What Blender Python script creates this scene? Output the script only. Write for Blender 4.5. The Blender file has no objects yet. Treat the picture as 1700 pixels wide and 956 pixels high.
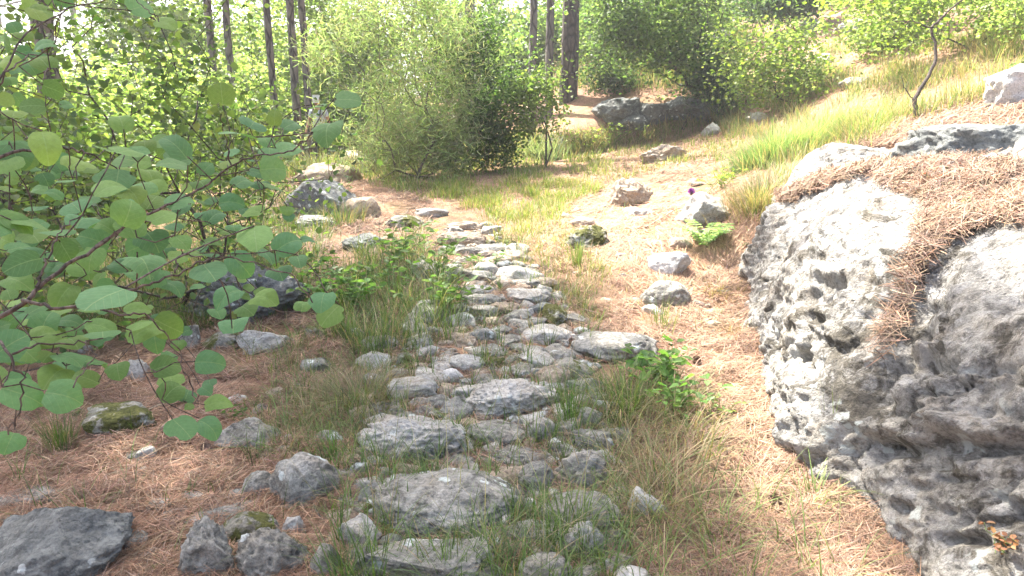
import bpy, bmesh, math
import numpy as np
from mathutils import Vector, Matrix
C = bpy.context.scene.collection
R = math.radians

# ---------------------------------------------------------------- camera
sc = bpy.context.scene
CAMZ, PITCH, F = 1.5, R(12.0), 1133.0          # F = focal length in pixels of the 1700 px wide photograph
cd = bpy.data.cameras.new('camera'); cam = bpy.data.objects.new('camera', cd); C.objects.link(cam)
cam.location = (0, 0, CAMZ); cam.rotation_euler = (math.pi/2 - PITCH, 0, 0)
cd.sensor_width = 36; cd.lens = 36*F/1700; cd.clip_start = 0.05; cd.clip_end = 2000
sc.camera = cam
# ---------------------------------------------------------------- world, sun, exposure
SUN_EL, SUN_AZ = R(60), R(-38)                  # azimuth from +Y, negative = to the left
w = bpy.data.worlds.new('World'); sc.world = w; w.use_nodes = True
nt = w.node_tree; bg = nt.nodes['Background']
sky = nt.nodes.new('ShaderNodeTexSky'); sky.sky_type = 'NISHITA'; sky.sun_disc = False
sky.sun_elevation = SUN_EL; sky.sun_rotation = SUN_AZ; sky.dust_density = 5.0; sky.air_density = 0.8; sky.ozone_density = 0.3
nt.links.new(sky.outputs[0], bg.inputs[0]); bg.inputs[1].default_value = 0.12
sd = bpy.data.lights.new('sun', 'SUN'); sd.energy = 5.0; sd.angle = R(0.53); sd.color = (1.0, 0.94, 0.85)
sun = bpy.data.objects.new('sun', sd); C.objects.link(sun); sun.location = (-6, 8, 20)
SD = np.array([math.cos(SUN_EL)*math.sin(SUN_AZ), math.cos(SUN_EL)*math.cos(SUN_AZ), math.sin(SUN_EL)])
sun.rotation_euler = Vector((-SD[0], -SD[1], -SD[2])).to_track_quat('-Z', 'Y').to_euler()
vs = sc.view_settings
sc.display_settings.display_device = 'sRGB'; vs.view_transform = 'Standard'; vs.look = 'None'; vs.gamma = 1; vs.exposure = 2.38; vs.use_curve_mapping = False
cy = sc.cycles
cy.use_denoising = True; cy.denoiser = 'OPENIMAGEDENOISE'
cy.max_bounces = 8; cy.diffuse_bounces = 4; cy.transmission_bounces = 4; cy.glossy_bounces = 2; cy.transparent_max_bounces = 4
cy.sample_clamp_indirect = 6

# ---------------------------------------------------------------- maths helpers
cp, sp = math.cos(PITCH), math.sin(PITCH)
def rays(px, py):
    u = (np.asarray(px, float)-850)/F; v = (478-np.asarray(py, float))/F
    d = np.stack([u, cp+v*sp, -sp+v*cp], -1)
    return d                                    # not normalised: t = depth along the view axis
def proj(P):
    P = np.asarray(P, float); q = P-np.array([0, 0, CAMZ])
    dep = q[..., 1]*cp-q[..., 2]*sp; up = q[..., 1]*sp+q[..., 2]*cp
    dep = np.maximum(dep, 1e-3)
    return 850+F*q[..., 0]/dep, 478-F*up/dep, dep
def at(px, py, t): return np.array([0, 0, CAMZ])+rays(px, py)*np.asarray(t, float)[..., None]

_G = np.array([[1,1,0],[-1,1,0],[1,-1,0],[-1,-1,0],[1,0,1],[-1,0,1],[1,0,-1],[-1,0,-1],[0,1,1],[0,-1,1],[0,1,-1],[0,-1,-1],[1,1,0],[-1,1,0],[0,-1,1],[0,-1,-1]], float)
def _hash(i, j, k, s):
    M = 0xFFFFFFFF
    h = (i*374761393+j*668265263+k*1274126177+s*974634777) & M
    h = ((h ^ (h >> 13))*1274126177) & M
    h = ((h ^ (h >> 15))*2246822519) & M
    return h ^ (h >> 14)
def noise(P, seed=0):
    P = np.asarray(P, float); i = np.floor(P).astype(np.int64); f = P-i
    u = f*f*f*(f*(f*6-15)+10); out = 0
    for dx in (0, 1):
        wx = u[:, 0] if dx else 1-u[:, 0]
        for dy in (0, 1):
            wy = u[:, 1] if dy else 1-u[:, 1]
            for dz in (0, 1):
                wz = u[:, 2] if dz else 1-u[:, 2]
                g = _G[_hash(i[:, 0]+dx, i[:, 1]+dy, i[:, 2]+dz, seed) & 15]
                out = out+wx*wy*wz*(g[:, 0]*(f[:, 0]-dx)+g[:, 1]*(f[:, 1]-dy)+g[:, 2]*(f[:, 2]-dz))
    return out
def fbm(P, octv=4, seed=0, gain=0.5, lac=2.03):
    P = np.asarray(P, float); a = 1.0; o = 0
    for k in range(octv): o = o+a*noise(P, seed+k*17); P = P*lac; a *= gain
    return o
def ridged(P, octv=4, seed=0):
    P = np.asarray(P, float); a = 1.0; o = 0
    for k in range(octv): o = o+a*(1-2*np.abs(noise(P, seed+k*17))); P = P*2.07; a *= 0.5
    return o
def worley(P, seed=0):
    P = np.asarray(P, float); i = np.floor(P).astype(np.int64); best = np.full(len(P), 9.0); sec = np.full(len(P), 9.0)
    for dx in (-1, 0, 1):
        for dy in (-1, 0, 1):
            for dz in (-1, 0, 1):
                c = i+np.array([dx, dy, dz]); h = _hash(c[:, 0], c[:, 1], c[:, 2], seed)
                q = np.stack([(h & 1023)/1023., ((h >> 10) & 1023)/1023., ((h >> 20) & 1023)/1023.], -1)+c
                d = np.sqrt(((q-P)**2).sum(1))
                sec = np.minimum(sec, np.maximum(best, d)); best = np.minimum(best, d)
    return best, sec
def sstep(a, b, x): t = np.clip((x-a)/(b-a), 0, 1); return t*t*(3-2*t)
def unit(v): return v/np.maximum(np.linalg.norm(v, axis=-1, keepdims=True), 1e-9)
def v2(x, y): return np.stack([x, y, np.zeros_like(x)], -1)

# ---------------------------------------------------------------- object helpers
def tag(o, label=None, cat=None, group=None, kind=None):
    if label: o['label'] = label
    if cat: o['category'] = cat
    if group: o['group'] = group
    if kind: o['kind'] = kind
    return o
def empty(name, loc, label=None, cat=None, group=None):
    o = bpy.data.objects.new(name, None); C.objects.link(o); o.location = [float(v) for v in loc]; o.empty_display_size = 0.1
    return tag(o, label, cat, group)
def mesh(name, V, faces, mat, parent=None, col=None, uv=None, smooth=True, origin=None):
    """V in world coordinates; faces = list of integer arrays (n,k). The object's origin is the parent's, or `origin`."""
    V = np.asarray(V, np.float64)
    off = np.zeros(3)
    if parent is not None: off = np.array(parent.location)
    elif origin is not None: off = np.asarray(origin, float)
    me = bpy.data.meshes.new(name)
    faces = [np.asarray(f, np.int64) for f in faces if len(f)]
    loops = np.concatenate([f.ravel() for f in faces]); tot = np.concatenate([np.full(len(f), f.shape[1]) for f in faces])
    st = np.concatenate([[0], np.cumsum(tot)[:-1]])
    me.vertices.add(len(V)); me.vertices.foreach_set('co', (V-off).astype(np.float32).ravel())
    me.loops.add(len(loops)); me.loops.foreach_set('vertex_index', loops.astype(np.int32))
    me.polygons.add(len(tot)); me.polygons.foreach_set('loop_start', st.astype(np.int32))
    me.update(calc_edges=True)
    if smooth: me.polygons.foreach_set('use_smooth', np.ones(len(tot), bool))
    if col is not None:
        a = me.color_attributes.new('Col', 'FLOAT_COLOR', 'POINT')
        c4 = np.ones((len(V), 4), np.float32); c4[:, :3] = col; a.data.foreach_set('color', c4.ravel())
    if uv is not None:
        l = me.uv_layers.new(name='UVMap'); l.data.foreach_set('uv', np.asarray(uv, np.float32)[loops].ravel())
    me.materials.append(mat)
    o = bpy.data.objects.new(name, me); C.objects.link(o)
    if parent is not None: o.parent = parent
    elif origin is not None: o.location = [float(v) for v in off]
    return o

# ---------------------------------------------------------------- materials
def newmat(name):
    m = bpy.data.materials.new(name); m.use_nodes = True; n = m.node_tree
    return m, n, n.nodes['Principled BSDF'], n.nodes['Material Output']
class N:
    def __init__(s, t): s.t = t
    def __call__(s, kind, ins=None, **kw):
        n = s.t.nodes.new(kind)
        for k, v in kw.items(): setattr(n, k, v)
        for k, v in (ins or {}).items():
            if isinstance(v, bpy.types.NodeSocket): s.t.links.new(v, n.inputs[k])
            else: n.inputs[k].default_value = v
        return n
    def ramp(s, fac, stops, interp='LINEAR'):
        n = s.t.nodes.new('ShaderNodeValToRGB'); s.t.links.new(fac, n.inputs[0]); e = n.color_ramp.elements; n.color_ramp.interpolation = interp
        while len(e) < len(stops): e.new(0.5)
        for el, (p, c) in zip(e, stops): el.position = p; el.color = (*c, 1) if len(c) == 3 else c
        return n.outputs[0]
    def mix(s, f, a, b, mode='MIX'):
        n = s.t.nodes.new('ShaderNodeMix'); n.data_type = 'RGBA'; n.blend_type = mode
        for k, v in ((0, f), (6, a), (7, b)):
            if isinstance(v, bpy.types.NodeSocket): s.t.links.new(v, n.inputs[k])
            else: n.inputs[k].default_value = (*v, 1) if isinstance(v, tuple) and len(v) == 3 else v
        return n.outputs[2]
    def math(s, op, a, b=0.0, clamp=False):
        n = s.t.nodes.new('ShaderNodeMath'); n.operation = op; n.use_clamp = clamp
        for k, v in ((0, a), (1, b)):
            if isinstance(v, bpy.types.NodeSocket): s.t.links.new(v, n.inputs[k])
            else: n.inputs[k].default_value = v
        return n.outputs[0]
    def noise(s, vec, scale, detail=4, rough=0.6, dist=0.0):
        return s('ShaderNodeTexNoise', {'Vector': vec, 'Scale': scale, 'Detail': detail, 'Roughness': rough, 'Distortion': dist}).outputs[0]
g3 = lambda v: (v, v, v)
def stone_mat(name, dark, mid, light, patch=0.45, lichen=0.3, moss=0.0, warm=0.2, scale=1.0, bump=1.0, blot=0.0):
    m, t, p, out = newmat(name); n = N(t)
    tc = n('ShaderNodeTexCoord'); oi = n('ShaderNodeObjectInfo')
    off = n('ShaderNodeVectorMath', {0: tc.outputs['Object'], 1: oi.outputs['Random']}, operation='ADD')
    mul = n('ShaderNodeVectorMath', {0: oi.outputs['Random'], 1: (17.0, 31.0, 7.0)}, operation='MULTIPLY')
    off = n('ShaderNodeVectorMath', {0: tc.outputs['Object'], 1: mul.outputs[0]}, operation='ADD')
    v = off.outputs[0]
    big = n.noise(v, 3.0*scale, 6, 0.62, 0.6)
    med = n.noise(v, 12*scale, 6, 0.7, 0.4)
    fin = n.noise(v, 70*scale, 5, 0.75)
    f1 = n.math('ADD', n.math('MULTIPLY', big, 0.62), n.math('MULTIPLY', med, 0.38))
    c = n.ramp(f1, [(0.34, dark), (0.45, mid), (0.55, mid), (0.66, light)])
    wv = n.ramp(n.noise(v, 5*scale, 4, 0.6), [(0.45, g3(0)), (0.65, g3(1))])
    c = n.mix(n.math('MULTIPLY', wv, warm), c, (0.46, 0.36, 0.24), 'MIX')
    sp_ = n.ramp(fin, [(0.3, g3(0.42)), (0.5, g3(1.0)), (0.72, g3(1.35))])
    c = n.mix(1.0, c, sp_, 'MULTIPLY')
    # dark weathering streaks / black algae
    dk = n.ramp(n.noise(v, 7*scale, 8, 0.72, 1.2), [(0.50, g3(0)), (0.62, g3(1))])
    c = n.mix(n.math('MULTIPLY', dk, patch), c, tuple(x*0.6 for x in dark))
    mf = n.ramp(n.noise(v, 11*scale, 9, 0.75, 0.6), [(0.50, g3(0)), (0.60, g3(1))])
    c = n.mix(n.math('MULTIPLY', mf, 0.42), c, tuple(min(.62, x*1.25) for x in light))
    kf = n.ramp(n.noise(v, 16*scale, 9, 0.78, 0.9), [(0.56, g3(0)), (0.64, g3(1))])
    c = n.mix(n.math('MULTIPLY', kf, 0.55), c, tuple(x*0.5 for x in dark))
    if blot:        # big brown-black algae blotches, strongest low on the rock face
        pz = n('ShaderNodeSeparateXYZ', {0: n('ShaderNodeNewGeometry').outputs['Position']}).outputs[2]
        lowm = n.math('MULTIPLY', n.ramp(pz, [(0.15, g3(1)), (1.0, g3(0))]), 0.035)
        bf = n.ramp(n.math('ADD', n.noise(v, 3.2, 9, 0.68, 1.0), lowm), [(0.545, g3(0)), (0.60, g3(1))])
        c = n.mix(n.math('MULTIPLY', bf, blot), c, n.ramp(fin, [(0.3, (0.035, 0.03, 0.022)), (0.7, (0.13, 0.115, 0.085))]))
        wf = n.ramp(n.noise(v, 4.1, 8, 0.66, 0.8), [(0.60, g3(0)), (0.64, g3(1))])
        c = n.mix(n.math('MULTIPLY', wf, 0.6), c, (0.60, 0.59, 0.56))
    # lichen
    nv = n('ShaderNodeVectorMath', {0: v, 1: n('ShaderNodeTexNoise', {'Vector': v, 'Scale': 14.0*scale, 'Detail': 4.0}).outputs[1]}, operation='MULTIPLY_ADD')
    nv.inputs[1].default_value = (1, 1, 1)
    dv = n('ShaderNodeVectorMath', {0: n('ShaderNodeTexNoise', {'Vector': v, 'Scale': 18.0*scale, 'Detail': 4.0}).outputs[1], 1: g3(0.12/scale)}, operation='MULTIPLY')
    vv = n('ShaderNodeVectorMath', {0: v, 1: dv.outputs[0]}, operation='ADD')
    vo = n('ShaderNodeTexVoronoi', {'Vector': vv.outputs[0], 'Scale': 9*scale})
    gate = n.ramp(n.noise(v, 2.2*scale, 2), [(0.5, g3(0)), (0.56, g3(1))])
    lc = n.math('MULTIPLY', n.ramp(vo.outputs[0], [(0.20, g3(1)), (0.27, g3(0))]), gate)
    c = n.mix(n.math('MULTIPLY', lc, lichen), c, (0.62, 0.66, 0.63))
    if moss:
        g = n('ShaderNodeNewGeometry')
        mm = n.ramp(n.noise(v, 6*scale, 5, 0.7), [(0.56-moss*0.22, g3(0)), (0.62-moss*0.2, g3(1))])
        mc = n.ramp(fin, [(0.35, (0.05, 0.055, 0.015)), (0.65, (0.14, 0.14, 0.04))])
        c = n.mix(mm, c, mc)
    t.links.new(c, p.inputs['Base Color']); p.inputs['Roughness'].default_value = 0.92
    p.inputs['Specular IOR Level'].default_value = 0.25
    pit = n('ShaderNodeTexVoronoi', {'Vector': vv.outputs[0], 'Scale': 34*scale})
    pr = n.ramp(pit.outputs[0], [(0.05, g3(0)), (0.35, g3(1))])
    h = n.math('ADD', n.math('MULTIPLY', n.noise(v, 26*scale, 9, 0.72), 1.0), n.math('MULTIPLY', pr, 0.22))
    b = n('ShaderNodeBump', {'Height': h, 'Strength': 1.0*bump, 'Distance': 0.026})
    t.links.new(b.outputs[0], p.inputs['Normal'])
    return m
def leaf_mat(name, trans=0.45, tint=(1.3, 1.45, 0.75), rough=0.5, veins=False, spec=0.35):
    m, t, p, out = newmat(name); n = N(t)
    a = n('ShaderNodeAttribute', attribute_name='Col').outputs[0]
    if veins:
        uv = n('ShaderNodeTexCoord').outputs['UV']; s = n('ShaderNodeSeparateXYZ', {0: uv})
        ax = n.math('ABSOLUTE', n.math('SUBTRACT', s.outputs[0], 0.5))
        mid = n.ramp(ax, [(0.0, g3(1)), (0.022, g3(0))])
        yy = n.math('SUBTRACT', s.outputs[1], n.math('MULTIPLY', ax, 0.85))
        sw = n.math('ABSOLUTE', n.math('SUBTRACT', n.math('FRACT', n.math('MULTIPLY', yy, 6.0)), 0.5))
        side = n.math('MULTIPLY', n.ramp(sw, [(0.0, g3(1)), (0.07, g3(0))]), 0.5)
        vf = n.math('MAXIMUM', mid, side)
        c0 = n.mix(n.math('MULTIPLY', vf, 0.6), a, (0.26, 0.36, 0.18))
        nz = n.noise(uv, 9, 5, 0.7)
        a = n.mix(n.ramp(nz, [(0.35, g3(0.25)), (0.7, g3(0))]), c0, (0.03, 0.06, 0.015))
        b = n('ShaderNodeBump', {'Height': n.math('SUBTRACT', nz, vf), 'Strength': 0.25, 'Distance': 0.004})
        t.links.new(b.outputs[0], p.inputs['Normal'])
    t.links.new(a, p.inputs['Base Color']); p.inputs['Roughness'].default_value = rough; p.inputs['Specular IOR Level'].default_value = spec
    tr = n('ShaderNodeBsdfTranslucent', {'Color': n.mix(1.0, a, tint, 'MULTIPLY')})
    ad = n('ShaderNodeMixShader', {0: trans, 1: p.outputs[0], 2: tr.outputs[0]})
    t.links.new(ad.outputs[0], out.inputs[0])
    return m
def bark_mat(name, c1, c2, scale=8, stretch=0.25, bump=1.0):
    m, t, p, out = newmat(name); n = N(t)
    tc = n('ShaderNodeTexCoord').outputs['Object']
    mp = n('ShaderNodeMapping', {'Vector': tc, 'Scale': (1, 1, stretch)}).outputs[0]
    vo = n('ShaderNodeTexVoronoi', {'Vector': mp, 'Scale': scale}, feature='DISTANCE_TO_EDGE')
    e = n.ramp(vo.outputs[0], [(0.0, g3(0)), (0.16, g3(1))])
    nz = n.noise(mp, scale*2.5, 6, 0.7)
    c = n.mix(e, tuple(x*0.4 for x in c1), n.ramp(nz, [(0.35, c1), (0.65, c2)]))
    t.links.new(c, p.inputs['Base Color']); p.inputs['Roughness'].default_value = 0.9
    b = n('ShaderNodeBump', {'Height': n.math('ADD', e, nz), 'Strength': bump, 'Distance': 0.03}); t.links.new(b.outputs[0], p.inputs['Normal'])
    return m
def plain_mat(name, c, rough=0.8, var=0.25, scale=30):
    m, t, p, out = newmat(name); n = N(t)
    tc = n('ShaderNodeTexCoord').outputs['Object']; nz = n.noise(tc, scale, 4)
    cc = n.ramp(nz, [(0.3, tuple(x*(1-var) for x in c)), (0.7, tuple(min(1, x*(1+var)) for x in c))])
    t.links.new(cc, p.inputs['Base Color']); p.inputs['Roughness'].default_value = rough
    return m

M = {}
M['stone'] = stone_mat('grey_limestone', (0.10, 0.10, 0.088), (0.255, 0.25, 0.222), (0.46, 0.445, 0.40), 0.8, 0.9)
M['pale'] = stone_mat('pale_limestone', (0.2, 0.19, 0.17), (0.40, 0.385, 0.345), (0.56, 0.54, 0.49), 0.28, 0.6, warm=0.3)
M['white'] = stone_mat('white_limestone', (0.35, 0.35, 0.33), (0.54, 0.53, 0.5), (0.68, 0.67, 0.64), 0.1, 0.3)
M['dark'] = stone_mat('dark_limestone', (0.075, 0.08, 0.08), (0.15, 0.16, 0.155), (0.28, 0.29, 0.27), 0.5, 0.8, warm=0.08)
M['mossy'] = stone_mat('mossy_limestone', (0.08, 0.08, 0.07), (0.24, 0.235, 0.2), (0.42, 0.4, 0.35), 0.4, 0.4, moss=0.42)
M['tan'] = stone_mat('tan_limestone', (0.14, 0.105, 0.08), (0.36, 0.29, 0.22), (0.5, 0.44, 0.36), 0.4, 0.3, warm=0.5)
M['leaf'] = leaf_mat('foliage', 0.55); M['big_leaf'] = leaf_mat('round_leaf', 0.32, (1.1, 1.5, 0.55), 0.6, True, 0.12)
M['grass'] = leaf_mat('grass_blade', 0.35, (1.25, 1.4, 0.6), 0.55)
M['needle'] = leaf_mat('dry_needle', 0.12, (1.1, 1.0, 0.9), 0.7, spec=0.2)
M['pine_bark'] = bark_mat('pine_bark', (0.115, 0.10, 0.088), (0.22, 0.195, 0.17), 7, 0.3)
M['dark_bark'] = bark_mat('dark_pine_bark', (0.05, 0.04, 0.034), (0.12, 0.09, 0.075), 6, 0.4)
M['twig'] = bark_mat('twig_bark', (0.05, 0.038, 0.03), (0.11, 0.085, 0.07), 60, 0.3, 0.3)
M['greytwig'] = bark_mat('grey_twig_bark', (0.11, 0.09, 0.075), (0.2, 0.17, 0.14), 60, 0.3, 0.3)

# ---------------------------------------------------------------- terrain
_cp = [  # x, y, z of the ground
 (0,-3,-.1),(-4,-3,-.1),(4,-3,.3),(0,0,-.02),(-2,1,-.02),(1,1,.0),(0,2.1,.03),(-1.9,2.6,.0),(-2.6,4,.05),(-4,3,.0),(0,4.1,.15),(-1.8,4.6,.1),(-.3,5.6,.3),
 (-.6,9,.45),(-2.3,7,.3),(-2.3,13,.8),(-4.9,18,.9),(-.7,16,.91),(2,15,1.27),(3.4,16.5,1.55),(.9,7,.4),(1.5,7,.47),(2.9,10.2,.95),(3.15,8.6,1.12),(2.2,6.7,.29),(1.45,4.8,.1),(1.1,3,.08),(1.0,2,.03),
 (1.9,22,3.3),(-.6,22,2.0),(-.3,18,1.1),(4.3,14,1.7),(6.4,16,2.8),(5.3,11,2.03),(3.6,7.2,1.42),(4.3,7,1.72),(6,8,2.3),(3,4,.7),(3.2,2.4,.6),(2.2,3.2,.3),(2.3,1.2,.2),(6,3,1.5),(9,8,3.3),(10,14,4.4),
 (14.6,30,7.4),(6.6,30,6.6),(1,30,4.2),(-5,30,1.6),(-9.6,13.6,.3),(-5,9,.25),(-9,7,.1),(-9,0,-.3),(-14,24,.7),(-25,30,.8),(-20,10,-.2),(20,20,8.5),(24,40,14),(8,45,10),(-8,48,3.0),(-30,55,2.5),(40,10,14),(40,60,22),(10,70,14),(-15,75,5),(-50,75,4),(-50,0,-2),(-30,-30,-4),(30,-30,6),(60,-20,16),(0,-60,-6),(75,75,32),(-80,20,-3)]
_cp = np.array(_cp, float)
def _phi(r2): return np.where(r2 > 1e-12, 0.5*r2*np.log(np.maximum(r2, 1e-12)), 0.0)
_n = len(_cp); _S = 10.0; _X = _cp[:, :2]/_S
_K = _phi(((_X[:, None]-_X[None])**2).sum(-1))+np.eye(_n)*2e-4
_A = np.zeros((_n+3, _n+3)); _A[:_n, :_n] = _K; _A[:_n, _n] = 1; _A[:_n, _n+1:] = _X; _A[_n, :_n] = 1; _A[_n+1:, :_n] = _X.T
_w = np.linalg.solve(_A, np.concatenate([_cp[:, 2], np.zeros(3)]))
def _tps(x, y):
    x = np.clip(x, -80, 75); y = np.clip(y, -60, 75); o = np.empty(x.shape)
    for s in range(0, len(x), 50000):
        q = np.stack([x[s:s+50000], y[s:s+50000]], -1)/_S
        o[s:s+50000] = _phi(((q[:, None]-_X[None])**2).sum(-1))@_w[:_n]+_w[_n]+q@_w[_n+1:]
    return o
def _hraw(x, y):
    z = _tps(x, y); d = np.hypot(x, y)
    z = z+0.035*fbm(v2(x*1.3, y*1.3), 3, 5)*np.minimum(1, 0.4+d/10)+0.012*fbm(v2(x*6, y*6), 3, 9)
    z = z+np.clip((d-12)/30, 0, 1)*0.5*fbm(v2(x*.25, y*.25), 3, 11)
    # hollow and bank behind the sunlit meadow
    bx = sstep(0.3, 1.6, x)*(1-sstep(5.0, 6.2, x))
    z = z-0.35*bx*np.exp(-((y-16.7)/0.8)**2)+0.45*bx*sstep(17.0, 18.0, y)*(1-sstep(19.5, 24, y))
    return z
class Grid:
    def __init__(s, x0, x1, y0, y1, st):
        s.x0, s.y0, s.st = x0, y0, st; s.nx = int((x1-x0)/st)+1; s.ny = int((y1-y0)/st)+1
        gx, gy = np.meshgrid(x0+np.arange(s.nx)*st, y0+np.arange(s.ny)*st, indexing='ij')
        s.z = _hraw(gx.ravel(), gy.ravel()).reshape(s.nx, s.ny)
    def __call__(s, x, y):
        a = np.clip((x-s.x0)/s.st, 0, s.nx-1.001); b = np.clip((y-s.y0)/s.st, 0, s.ny-1.001); i = a.astype(int); j = b.astype(int); a = a-i; b = b-j
        z = s.z; return (z[i, j]*(1-a)+z[i+1, j]*a)*(1-b)+(z[i, j+1]*(1-a)+z[i+1, j+1]*a)*b
    def inside(s, x, y): return (x > s.x0) & (x < s.x0+(s.nx-1)*s.st) & (y > s.y0) & (y < s.y0+(s.ny-1)*s.st)
_near = Grid(-7, 7, -1, 13, 0.04); _mid = Grid(-30, 30, -10, 50, 0.25); _far = Grid(-200, 200, -100, 300, 4)
def H(x, y):
    x = np.atleast_1d(np.asarray(x, float)); y = np.atleast_1d(np.asarray(y, float))
    return np.where(_near.inside(x, y), _near(x, y), np.where(_mid.inside(x, y), _mid(x, y), _far(x, y)))
def hit(px, py, tmax=90):
    """where the view ray through a pixel meets the ground; returns points and a validity mask"""
    px = np.atleast_1d(np.asarray(px, float)); py = np.atleast_1d(np.asarray(py, float)); d = rays(px, py)
    ts = np.geomspace(0.8, tmax, 150); lo = np.full(len(px), 0.8); hi = np.full(len(px), np.nan)
    for a, b in zip(ts[:-1], ts[1:]):
        P = d*b; below = (P[:, 2]+CAMZ) < H(P[:, 0], P[:, 1]); new = below & np.isnan(hi)
        hi[new] = b; lo[new] = a
    ok = ~np.isnan(hi); hi = np.where(ok, hi, tmax); lo = np.where(ok, lo, tmax)
    for _ in range(12):
        m = (lo+hi)/2; P = d*m[:, None]; b = (P[:, 2]+CAMZ) < H(P[:, 0], P[:, 1]); hi = np.where(b, m, hi); lo = np.where(b, lo, m)
    P = d*hi[:, None]+np.array([0, 0, CAMZ]); return P, ok
def inpoly(px, py, poly):
    c = np.zeros(len(px), bool); n = len(poly); j = n-1
    for i in range(n):
        xi, yi = poly[i]; xj, yj = poly[j]
        if yi != yj: c ^= ((yi > py) != (yj > py)) & (px < (xj-xi)*(py-yi)/(yj-yi)+xi)
        j = i
    return c
def scatter(rng, poly, n, tmax=60, dens=None):
    """n ground points whose pictures fall evenly in a region of the photograph"""
    q = np.array(poly, float); out = []; got = 0
    while got < n:
        px = rng.uniform(q[:, 0].min(), q[:, 0].max(), n*2); py = rng.uniform(q[:, 1].min(), q[:, 1].max(), n*2)
        k = inpoly(px, py, poly)
        if dens is not None: k &= rng.random(len(px)) < dens(px, py)
        P, ok = hit(px[k], py[k], tmax); P = P[ok]; out.append(P); got += max(len(P), 1)
    return np.concatenate(out)[:n]

def axis(lo, hi, n, c, dens):
    t = np.linspace(-1, 1, n); s = np.sinh(t*dens)/np.sinh(dens); return np.where(s < 0, c+s*(c-lo), c+s*(hi-c))
gx = axis(-180, 180, 560, 0, 5.0); gy = axis(-60, 260, 620, 4, 5.0)
GX, GY = np.meshgrid(gx, gy, indexing='ij'); gz = H(GX.ravel(), GY.ravel())
Vg = np.stack([GX.ravel(), GY.ravel(), gz], -1); nx, ny = len(gx), len(gy)
I = np.arange(nx*ny).reshape(nx, ny)
Fg = np.stack([I[:-1, :-1], I[1:, :-1], I[1:, 1:], I[:-1, 1:]], -1).reshape(-1, 4)
def ground_mat():
    m, t, p, out = newmat('needle_covered_ground'); n = N(t)
    pos = n('ShaderNodeNewGeometry').outputs['Position']
    big = n.noise(pos, 0.9, 5, 0.6); med = n.noise(pos, 7, 6, 0.7)
    c = n.ramp(n.math('ADD', n.math('MULTIPLY', big, 0.5), n.math('MULTIPLY', med, 0.5)), [(0.36, (0.17, 0.105, 0.068)), (0.5, (0.34, 0.20, 0.13)), (0.62, (0.43, 0.275, 0.185))])
    def fibres(rot, sc):
        mp = n('ShaderNodeMapping', {'Vector': pos, 'Rotation': (0, 0, rot), 'Scale': (1, 0.07, 1)}).outputs[0]
        return n.noise(mp, sc, 3, 0.7, 0.3)
    fb = n.math('MAXIMUM', n.math('MAXIMUM', fibres(0.4, 95), fibres(1.7, 80)), fibres(2.6, 105))
    c = n.mix(1.0, c, n.ramp(fb, [(0.45, g3(0.4)), (0.62, g3(1.0)), (0.75, g3(1.35))]), 'MULTIPLY')
    gp = n.ramp(n.noise(pos, 1.4, 5, 0.65), [(0.52, g3(0)), (0.64, g3(1))])
    c = n.mix(n.math('MULTIPLY', gp, 0.35), c, (0.13, 0.15, 0.05))
    t.links.new(c, p.inputs['Base Color']); p.inputs['Roughness'].default_value = 0.95; p.inputs['Specular IOR Level'].default_value = 0.15
    b = n('ShaderNodeBump', {'Height': n.math('ADD', fb, med), 'Strength': 0.8, 'Distance': 0.02}); t.links.new(b.outputs[0], p.inputs['Normal'])
    return m
tag(mesh('ground', Vg, [Fg], ground_mat()), 'rising ground covered in fallen orange pine needles', None, None, 'structure')

# ---------------------------------------------------------------- big grey rock on the right
def smooth_curve(pts, n):
    p = np.array(pts, float); d = np.concatenate([[0], np.cumsum(np.linalg.norm(np.diff(p[:, :2], axis=0), axis=1))]); d /= d[-1]
    t = np.linspace(0, 1, n); m = np.gradient(p, d, axis=0, edge_order=1); k = np.clip(np.searchsorted(d, t, 'right')-1, 0, len(d)-2)
    h = (d[k+1]-d[k])[:, None]; s = ((t-d[k])/(d[k+1]-d[k]))[:, None]
    return (2*s**3-3*s**2+1)*p[k]+(s**3-2*s**2+s)*h*m[k]+(-2*s**3+3*s**2)*p[k+1]+(s**3-s**2)*h*m[k+1]
# base line of the rock: x, y, height scale
base = smooth_curve([(1.75,.5,.85),(1.5,1.35,.9),(1.36,2.1,.95),(1.30,2.8,1.0),(1.42,3.5,1.03),(1.62,4.2,1.03),(1.86,5.0,.98),(2.12,5.9,.93),(2.35,6.7,.86),(2.85,7.3,.6)], 520)
nv = 400
sv = np.linspace(0, 1, nv)
prof = np.array([(-.06,-.35),(-.02,-.1),(0,.05),(.05,.26),(.11,.42),(.16,.56),(.26,.70),(.38,.84),(.52,.97),(.8,1.10),(1.15,1.2),(1.7,1.31),(2.3,1.40),(3.0,1.44),(3.6,1.2)])
pc = smooth_curve(np.c_[prof, np.zeros(len(prof))], 600)[:, :2]
arc = np.concatenate([[0], np.cumsum(np.linalg.norm(np.diff(pc, axis=0), axis=1))]); arc /= arc[-1]
ss = sv**1.15; ps = np.interp(ss, arc, pc[:, 0]); ph = np.interp(ss, arc, pc[:, 1])
tan = unit(np.gradient(base[:, :2], axis=0)); inw = unit(np.stack([tan[:, 1], -tan[:, 0]], -1)*0.75+np.array([.62, .32]))
BX = base[:, None, 0]+inw[:, None, 0]*ps[None]; BY = base[:, None, 1]+inw[:, None, 1]*ps[None]
zb = H(base[:, 0], base[:, 1])
BZ = zb[:, None]*(1-sstep(0.3, 2.5, ps))[None]+sstep(0.3, 2.5, ps)[None]*0.12+ph[None]*base[:, None, 2]
RV = np.stack([BX, BY, BZ], -1)
def grid_normals(G):
    a = np.gradient(G, axis=0); b = np.gradient(G, axis=1); n = np.cross(a, b); return unit(n)
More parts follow.
